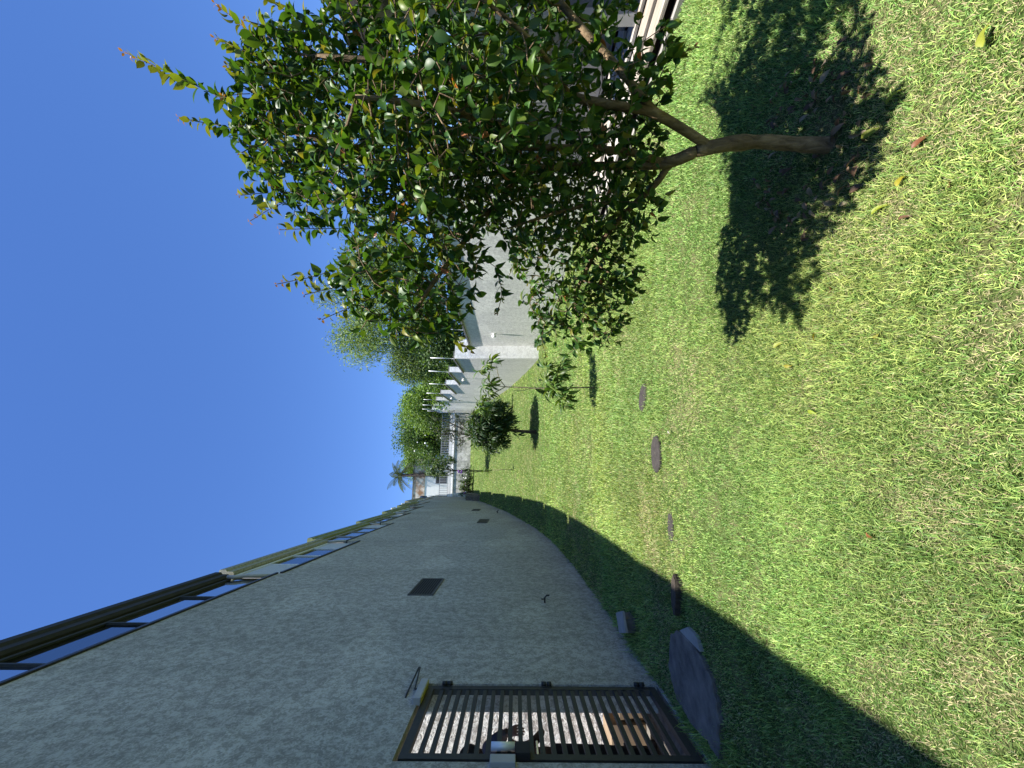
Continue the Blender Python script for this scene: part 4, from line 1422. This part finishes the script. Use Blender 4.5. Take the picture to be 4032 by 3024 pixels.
# flowering bushes along the foot of the back wall
for k, (x_, y_, lab, n_) in enumerate([(1848, 1905, 'low leafy bush with pale flowers at the left end of the back wall', 8), (1850, 1880, 'low leafy bush at the foot of the back wall below the slim tree', 6), (1842, 1935, 'low bush with pink blossom in the shaded corner of the back wall', 8)]):
    base = P(x_, y_, 34.6)
    base[2] = gh(base[0], base[1])
    b_ = thing('flowering_bush', lab, 'bush', tuple(base), 'bushes at the foot of the back wall')
    rr_ = np.random.default_rng(40 + k)
    twiggy(b_, base, [base + np.array((rr_.normal(0, 0.35), rr_.normal(0, 0.3), rr_.uniform(0.4, 0.95))) for _ in range(n_)], 7, 0.17, 50 + k, [(0.07, 0.14, 0.03), (0.11, 0.18, 0.05), (0.05, 0.1, 0.03)], 0.02)
    fl = MB()
    for q in range(5):
        fl.ball(base + np.array((rr_.normal(0, 0.3), rr_.normal(-0.2, 0.2), rr_.uniform(0.5, 0.95))), 0.07, 8, 6)
    fl.build('blossom', plain('pink_petals', (0.75, 0.32, 0.55), 0.6) if k == 2 else M['white_paint'], b_, True)


# ------------------------------------------------------------------ trees behind the walls
def far_tree(name, label, c, rad3, n, lf, cols, seed, base_z, nclump=60, hang=0.0, trunk_r=0.16, flowers=0, group='trees beyond the garden walls', csize=0.22):
    r = np.random.default_rng(seed)
    c = np.array(c, float)
    rad3 = np.array(rad3, float)
    root = thing(name, label, 'tree', (c[0], c[1], base_z), group)
    cl = []
    while len(cl) < nclump:
        u = r.uniform(-1, 1, 3)
        q = u @ u
        if q > 1 or (q < 0.25 and r.random() < 0.6):
            continue
        cl.append(u)
    cl = np.array(cl)
    cw = r.uniform(0.5, 1.3, nclump)
    ci = r.choice(nclump, n, p=cw / cw.sum())
    off = np.clip(r.normal(0, 1, (n, 3)), -1.7, 1.7) * csize
    pos = c + (cl[ci] + off * cw[ci][:, None]) * rad3
    if hang:
        pos[:, 2] -= r.exponential(hang, n)
        pos[:, :2] = c[:2] + (pos[:, :2] - c[:2])
    u = unit(r.normal(0, 1, (n, 3)) + unit(off) * 0.5 + np.array((0, 0, -0.9 if hang else 0.0)))
    no = unit(r.normal(0, 0.8, (n, 3)) + np.array((0, 0, 0.9)) + unit(off) * 0.6)
    tone = r.uniform(0.75, 1.25, nclump)
    co = np.array(cols)[r.integers(0, len(cols), n)] * (tone[ci] * r.uniform(0.8, 1.2, n))[:, None]
    wd = 0.22 if hang else 0.55
    pr = [(np.array([(0, 0, 0), (-lf * wd / 2, lf * 0.45, lf * 0.08), (0, lf, 0), (lf * wd / 2, lf * 0.45, lf * 0.08)]), np.array([(0, 3, 2, 1)]))]
    V, Q, Cc = scatter(pr, pos, u, no, r.uniform(0.6, 1.3, n), co, np.zeros(n, int))
    link('crown', np_mesh('crown', V - ORG[root.name], quads=Q, mat=M['leaf_far'], col=Cc, smooth=False), root)
    tb = MB()
    top = c - np.array((0, 0, rad3[2] * 0.5))
    tb.tube(smoothp([np.array((c[0], c[1], base_z - 0.2)), (np.array((c[0], c[1], base_z)) + top) / 2 + r.normal(0, 0.15, 3), top, c + (0, 0, rad3[2] * 0.3)], 1),
            list(np.linspace(trunk_r, trunk_r * 0.3, 8)), 10)
    tb.build('trunk', M['bark_dark'], root, True)
    lb = MB()
    for k in range(min(18, nclump)):
        e_ = c + cl[k] * rad3 * 0.9
        s_ = top + (c - top) * r.uniform(0, 0.9)
        lb.tube(smoothp([s_, (s_ + e_) / 2 + r.normal(0, 0.12, 3) * rad3[2] * 0.3, e_], 1), list(np.linspace(trunk_r * 0.45, 0.02, 6)), 6)
    lb.build('limbs', M['bark_dark'], root, True)
    if flowers:
        fb = MB()
        for k in range(flowers):
            d_ = unit(r.normal(0, 1, 3) + np.array((0, -1.2, 0)))
            fb.ball(c + d_ * rad3 * 0.98, r.uniform(0.07, 0.13), 7, 5)
        fb.build('blossom', M['white_paint'], root, True)
    return root


BR = [(0.15, 0.245, 0.05), (0.19, 0.29, 0.055), (0.11, 0.19, 0.045)]
DK = [(0.06, 0.11, 0.032), (0.085, 0.15, 0.04), (0.04, 0.08, 0.027)]
MD = [(0.10, 0.185, 0.042), (0.13, 0.22, 0.045), (0.075, 0.14, 0.038)]
GRY = [(0.14, 0.21, 0.08), (0.18, 0.25, 0.10), (0.10, 0.16, 0.06)]


def T(x_, y_, d_):
    return P(x_, y_, d_)


# weeping feathery tree over the garden wall
far_tree('weeping_tree', 'feathery weeping tree rising highest behind the garden wall', T(1510, 1190, 24), (4.2, 3.0, 3.5), 40000, 0.22, GRY + BR[:1], 21, 1.0, 90, 0.55, 0.22, csize=0.16)
far_tree('weeping_tree', 'smaller drooping branch-tree leaning left beside the highest weeping tree', T(1600, 1420, 25), (1.5, 1.5, 1.4), 11000, 0.2, GRY + BR[:1], 22, 1.5, 40, 0.5, 0.15, csize=0.17)
far_tree('broadleaf_tree', 'dark green tree under the weeping tree right behind the near wall step', T(1740, 1330, 22), (2.0, 1.4, 1.3), 12000, 0.17, DK, 23, 1.0, 45, 0.0, 0.15)
far_tree('broadleaf_tree', 'bright green bushy tree behind the middle fence posts', T(1740, 1490, 29), (1.7, 1.5, 1.5), 12000, 0.18, MD + BR[:1], 24, 2.5, 45)
far_tree('broadleaf_tree', 'bright green tree behind the upper fence posts', T(1690, 1590, 40), (2.6, 2.0, 2.4), 16000, 0.21, MD + BR, 25, 5.5, 60)
far_tree('flowering_tree', 'dense dark tree dotted with white flowers behind the railing', T(1690, 1690, 44), (2.9, 2.2, 3.0), 20000, 0.22, DK + MD, 26, 6.0, 70, flowers=40)
far_tree('broadleaf_tree', 'dense round tree right of the palm behind the railing', T(1690, 1755, 46), (2.3, 2.0, 3.2), 16000, 0.22, DK + MD[:1], 27, 6.0, 60, flowers=6)
far_tree('broadleaf_tree', 'lit yellow-green tree directly below the palm', T(1640, 1805, 50), (2.2, 2.0, 1.5), 13000, 0.22, BR, 28, 6.5, 50)
far_tree('broadleaf_tree', 'tall green tree mass far behind the garden wall corner', T(1660, 1640, 58), (3.6, 3.0, 3.2), 17000, 0.28, MD, 29, 7.0, 60)

# palm
D6 = 46.5
pc = T(1578, 1872, D6)
pt = thing('palm_tree', 'palm with grey-green drooping fronds above the far white building', 'palm', (pc[0], pc[1], 9.0))
MB().tube([(pc[0], pc[1], 8.5), (pc[0] + 0.1, pc[1], (8.5 + pc[2]) / 2), pc], [0.28, 0.22, 0.18], 10).build('trunk', M['bark_dark'], pt, True)
r_ = np.random.default_rng(31)
for k in range(24):
    az = 2 * math.pi * k / 24 + r_.normal(0, 0.15)
    elv = r_.uniform(-0.35, 1.2)
    L = r_.uniform(1.9, 2.7)
    d0 = np.array((math.cos(az) * math.cos(elv), math.sin(az) * math.cos(elv), math.sin(elv)))
    pts = []
    p_ = np.array(pc)
    d_ = d0.copy()
    for q in range(9):
        pts.append(p_.copy())
        p_ = p_ + d_ * L / 8
        d_ = unit(d_ + np.array((0, 0, -0.20)))
    fb = MB().tube(pts, list(np.linspace(0.035, 0.008, 9)), 5)
    for q in range(1, 9):
        for e_ in range(3):
            f_ = e_ / 3
            b_ = pts[q - 1] + (pts[q] - pts[q - 1]) * f_
            t_ = unit(pts[q] - pts[q - 1])
            sd_ = unit(np.cross(t_, (0, 0, 1.0)) + 1e-4)
            ll = 0.55 * math.sin(math.pi * min(1, 0.12 + (q - 1 + f_) / 9))
            for s_ in (-1, 1):
                tip = b_ + sd_ * s_ * ll * 0.85 + t_ * ll * 0.45 + np.array((0, 0, -ll * 0.75))
                wv = t_ * 0.016
                fb.add([b_ - wv, b_ + wv, tip, (b_ + tip) / 2 + wv * 1.2 + np.array((0, 0, 0.03))], [(0, 1, 3, 2)])
    me_ = fb.build('frond', None, pt)
    a = me_.data.color_attributes.new('col', 'FLOAT_COLOR', 'POINT')
    cc = np.ones((len(me_.data.vertices), 4), np.float32)
    cc[:, :3] = np.array((0.085, 0.115, 0.065)) * r_.uniform(0.7, 1.35)
    a.data.foreach_set('color', cc.ravel())
    me_.data.materials.append(M['leaf_far'])

# ------------------------------------------------------------------ grass
rng = np.random.default_rng(77)


def vnoise(x, y, s, seed):
    r = np.random.default_rng(seed)
    G = r.random((64, 64))
    x = x * s + 100.3
    y = y * s + 57.7
    xi, yi = np.floor(x).astype(int), np.floor(y).astype(int)
    fx, fy = x - xi, y - yi
    fx, fy = fx * fx * (3 - 2 * fx), fy * fy * (3 - 2 * fy)
    g_ = lambda a, b: G[a % 64, b % 64]
    return (g_(xi, yi) * (1 - fx) + g_(xi + 1, yi) * fx) * (1 - fy) + (g_(xi, yi + 1) * (1 - fx) + g_(xi + 1, yi + 1) * fx) * fy


def inside_lawn(x, y):
    right = np.where(y < 5.08, 3.57, np.where(y < 14.0, NWX - 0.01, rwx(y) - 0.01))
    ok = (x > WX + 0.005) & (x < right) & (y > -0.6) & (y < 38.28)
    # concrete slab in front of the gate
    px_ = np.array([p[0] for p in sv])
    py_ = np.array([p[1] for p in sv])
    fs_ = np.random.default_rng(3).uniform(0.60, 1.02, len(x))
    x0_, y0_ = x, y
    x = -1.45 + (x - -1.45) / fs_
    y = 3.25 + (y - 3.25) / fs_
    ins = np.zeros(len(x), bool)
    j = len(sv) - 1
    for i in range(len(sv)):
        c_ = ((py_[i] > y) != (py_[j] > y)) & (x < (px_[j] - px_[i]) * (y - py_[i]) / (py_[j] - py_[i] + 1e-12) + px_[i])
        ins ^= c_
        j = i
    ok &= ~ins
    x, y = x0_, y0_
    edge = rng.random(len(x))
    for cx_, cy_, rx_, ry_, rt_, keep in [(0.78, 3.79, 0.13, 0.08, -0.7, 0.12), (0.21, 3.58, 0.155, 0.10, -0.25, 0.14), (-0.40, 3.42, 0.11, 0.05, -0.2, 0.45), (-0.90, 3.35, 0.14, 0.04, 2.9, 0.1), (1.40, 1.38, 0.22, 0.17, 0.6, 0.45), (-1.56, 4.78, 0.12, 0.18, 0.35, 0.1)]:
        dx, dy = x - cx_, y - cy_
        a = (dx * math.cos(rt_) + dy * math.sin(rt_)) / rx_
        b = (-dx * math.sin(rt_) + dy * math.cos(rt_)) / ry_
        ok &= (a * a + b * b > 1) | (edge < keep)
    return ok


def make_positions():
    X, Y = [], []
    bands = [(-0.6, 1.2, 33000), (1.2, 2.2, 34000), (2.2, 3.2, 20000), (3.2, 4.5, 11000), (4.5, 6.5, 4600), (6.5, 9, 1900), (9, 13, 1050), (13, 19, 520), (19, 28, 300), (28, 38.3, 230)]
    for a, b, dens in bands:
        w0, w1 = -1.83, (3.6 if b < 5 else 5.0 if b < 14 else 6.4)
        n = int((b - a) * (w1 - w0) * dens)
        x = rng.uniform(w0, w1, n)
        y = rng.uniform(a, b, n)
        if b <= 3.3:
            rr = np.hypot(x, y)
            keep = rng.random(n) < np.clip((1.9 / np.maximum(rr, 0.6)) ** 1.1, 0.25, 1)
            # no need for dense turf outside the field of view behind the camera
            fwd = x * FW[0] + y * FW[1]
            keep &= (fwd > 0.25) | (rng.random(n) < 0.1)
            x, y = x[keep], y[keep]
        X.append(x)
        Y.append(y)
    return np.concatenate(X), np.concatenate(Y)


gx, gy = make_positions()
ok = inside_lawn(gx, gy)
gx, gy = gx[ok], gy[ok]
n = len(gx)
dist = np.maximum(0.6, np.hypot(gx, gy))
gzv = gz(gy) + 0.012 * np.sin(gx * 2.1 + gy * 0.7) * np.sin(gy * 1.7 - gx)
clump = vnoise(gx, gy, 3.0, 1) * 0.6 + vnoise(gx, gy, 9.0, 2) * 0.4
dryn = vnoise(gx, gy, 1.1, 3) * 0.5 + vnoise(gx, gy, 4.5, 4) * 0.3 + vnoise(gx, gy, 14, 5) * 0.2
# worn path through the middle and thin turf near the viewer
path = np.exp(-((gy - 3.05 + 0.12 * gx) / 0.38) ** 2) * np.exp(-((gx - 0.1) / 0.75) ** 2) * 0.15
nearw = np.clip((2.0 - gy) / 2.0, 0, 1) * 0.12 * np.clip((gx + 0.5) / 0.8, 0, 1)
farf = np.where(gy > 4.2, 0.05 + 0.03 * np.clip((gy - 4.2) / 4, 0, 1), 0)
dry = np.clip((dryn + path + nearw - farf - 0.48) * 4.2, 0, 1)
wallside = np.clip((gx - WX) / 0.35, 0, 1)
straw_ = rng.random(n) < (0.08 + 0.50 * dry)
length = (0.014 + 0.024 * clump) * rng.uniform(0.6, 1.5, n) * (1.25 - 0.35 * dry) * np.clip(dist / 3.0, 1, 1.6)
length *= np.where(straw_, 0.75, 1.0)
length *= 1 + 1.6 * (1 - wallside) * rng.random(n)
width = rng.uniform(0.0012, 0.0026, n) * np.where(straw_, 0.8, 1.0) * np.maximum(1, dist / 2.0) ** 0.85
yaw = rng.uniform(0, 2 * math.pi, n) + 1.2 * np.sin(gx * 3 + gy * 2)
lean = np.clip(rng.normal(0.85, 0.35, n) + 0.25 * dry, 0.05, 1.45) * np.where(gy > 9, 0.8, 1)
straw = straw_
hx, hy = np.cos(yaw), np.sin(yaw)
sx, sy = -hy, hx
l1 = length * 0.55
l2 = length * 0.45
a1 = lean * 0.65
a2 = np.clip(lean * 1.35, 0, 1.75)
bx_, by_, bz_ = gx, gy, gzv - 0.004
m1 = np.stack([bx_ + hx * l1 * np.sin(a1), by_ + hy * l1 * np.sin(a1), bz_ + l1 * np.cos(a1)], 1)
tipp = np.stack([m1[:, 0] + hx * l2 * np.sin(a2), m1[:, 1] + hy * l2 * np.sin(a2), np.maximum(m1[:, 2] + l2 * np.cos(a2), bz_ + 0.005)], 1)
sv2 = np.stack([sx, sy, rng.normal(0, 0.25, n)], 1)
b0 = np.stack([bx_, by_, bz_], 1)
VV = np.stack([b0 - sv2 * (width * 0.40)[:, None], b0 + sv2 * (width * 0.40)[:, None], m1 - sv2 * (width * 0.5)[:, None], m1 + sv2 * (width * 0.5)[:, None], tipp], 1).reshape(-1, 3)
ar = np.arange(n) * 5
QQ = np.stack([ar, ar + 1, ar + 3, ar + 2], 1)
TT = np.stack([ar + 2, ar + 3, ar + 4], 1)
gcol = np.where((rng.random(n) < 0.5)[:, None], np.array((0.120, 0.240, 0.055)), np.array((0.250, 0.360, 0.100)))
big = vnoise(gx, gy, 0.55, 8)
mid_ = vnoise(gx, gy, 1.7, 12)
gcol = gcol * ((0.74 + 0.42 * big + 0.40 * mid_) * np.where(gy > 2.4, 1.10, 1.0))[:, None] * rng.uniform(0.35, 1.60, n)[:, None]
gcol[:, 0] *= 0.95 + 0.3 * vnoise(gx, gy, 0.9, 9)
scol = np.array((0.52, 0.45, 0.25)) * rng.uniform(0.6, 1.25, n)[:, None]
bc = np.where(straw[:, None], scol, gcol)
ptc = np.repeat(bc, 5, 0)
gr = link('grass', np_mesh('grass', VV, quads=QQ, tris=TT, mat=M['blade'], col=ptc))
tag(gr, 'short green and straw-coloured grass blades covering the lawn', 'grass', None, 'stuff')

# fallen leaves on the lawn, each one its own thing
FL = [(3390, 545, 0.07, (0.36, 0.42, 0.04), 'lime green fallen leaf on grass just below the tree foot'),
      (3490, 412, 0.06, (0.40, 0.45, 0.05), 'bright lime fallen leaf at the edge of the tree shadow, right of the trunk'),
      (3530, 735, 0.06, (0.46, 0.40, 0.04), 'yellow-green fallen leaf on sunlit grass below the tree shadow'),
      (3430, 845, 0.07, (0.38, 0.45, 0.05), 'largest lime green fallen leaf by the lower shadow edge'),
      (3590, 585, 0.055, (0.30, 0.11, 0.05), 'reddish brown fallen leaf on sunlit grass below the trunk'),
      (3210, 1310, 0.055, (0.45, 0.36, 0.04), 'yellow fallen leaf at the left tip of the tree shadow'),
      (3045, 1370, 0.07, (0.40, 0.44, 0.07), 'pale green fallen leaf left of the tree shadow'),
      (3460, 1315, 0.06, (0.45, 0.42, 0.08), 'pale yellow fallen leaf in open sunlit grass'),
      (3270, 1150, 0.06, (0.42, 0.22, 0.14), 'pinkish brown fallen leaf at the lower left shadow tip'),
      (3085, 1440, 0.05, (0.44, 0.40, 0.06), 'curled yellow fallen leaf between shadow and stepping stones'),
      (3180, 1618, 0.05, (0.36, 0.46, 0.05), 'small lime fallen leaf in the middle of the near lawn'),
      (3540, 870, 0.05, (0.22, 0.12, 0.07), 'brown curled fallen leaf in the near grass'),
      (3740, 735, 0.05, (0.26, 0.11, 0.06), 'rust brown fallen leaf near the lower picture edge of the lawn'),
      (3870, 185, 0.07, (0.40, 0.44, 0.06), 'lime fallen leaf in the near right corner of the lawn'),
      (3410, 2095, 0.045, (0.34, 0.13, 0.05), 'small red-brown fallen leaf on the left half of the lawn'),
      (2628, 1700, 0.05, (0.75, 0.70, 0.62), 'whitish scrap lying between the two stepping stones')]
for k, (x_, y_, L_, c_, lab) in enumerate(FL):
    d_ = FW + RT * ((3024 - y_) - 1512) / 1514.0 + UP * (2016 - x_) / 1514.0
    t_ = (0.030 - CAM[2]) / d_[2]
    p_ = CAM + d_ * t_
    pv_, pq = leaf_proto(L_ * 0.85, L_ * 0.40, 0.45 + 0.1 * (k % 4), 0.6 + 0.3 * (k % 3), 6, 0.6, 0.10)
    o = link('fallen_leaf', np_mesh('fallen_leaf', pv_, quads=pq, mat=M['leaf_dry'], col=np.tile(np.array(c_) * 0.75, (len(pv_), 1))))
    o.location = p_
    o.rotation_euler = (rng.normal(0, 0.25), rng.normal(0, 0.3), rng.uniform(0, 6.28))
    tag(o, lab, 'leaf')
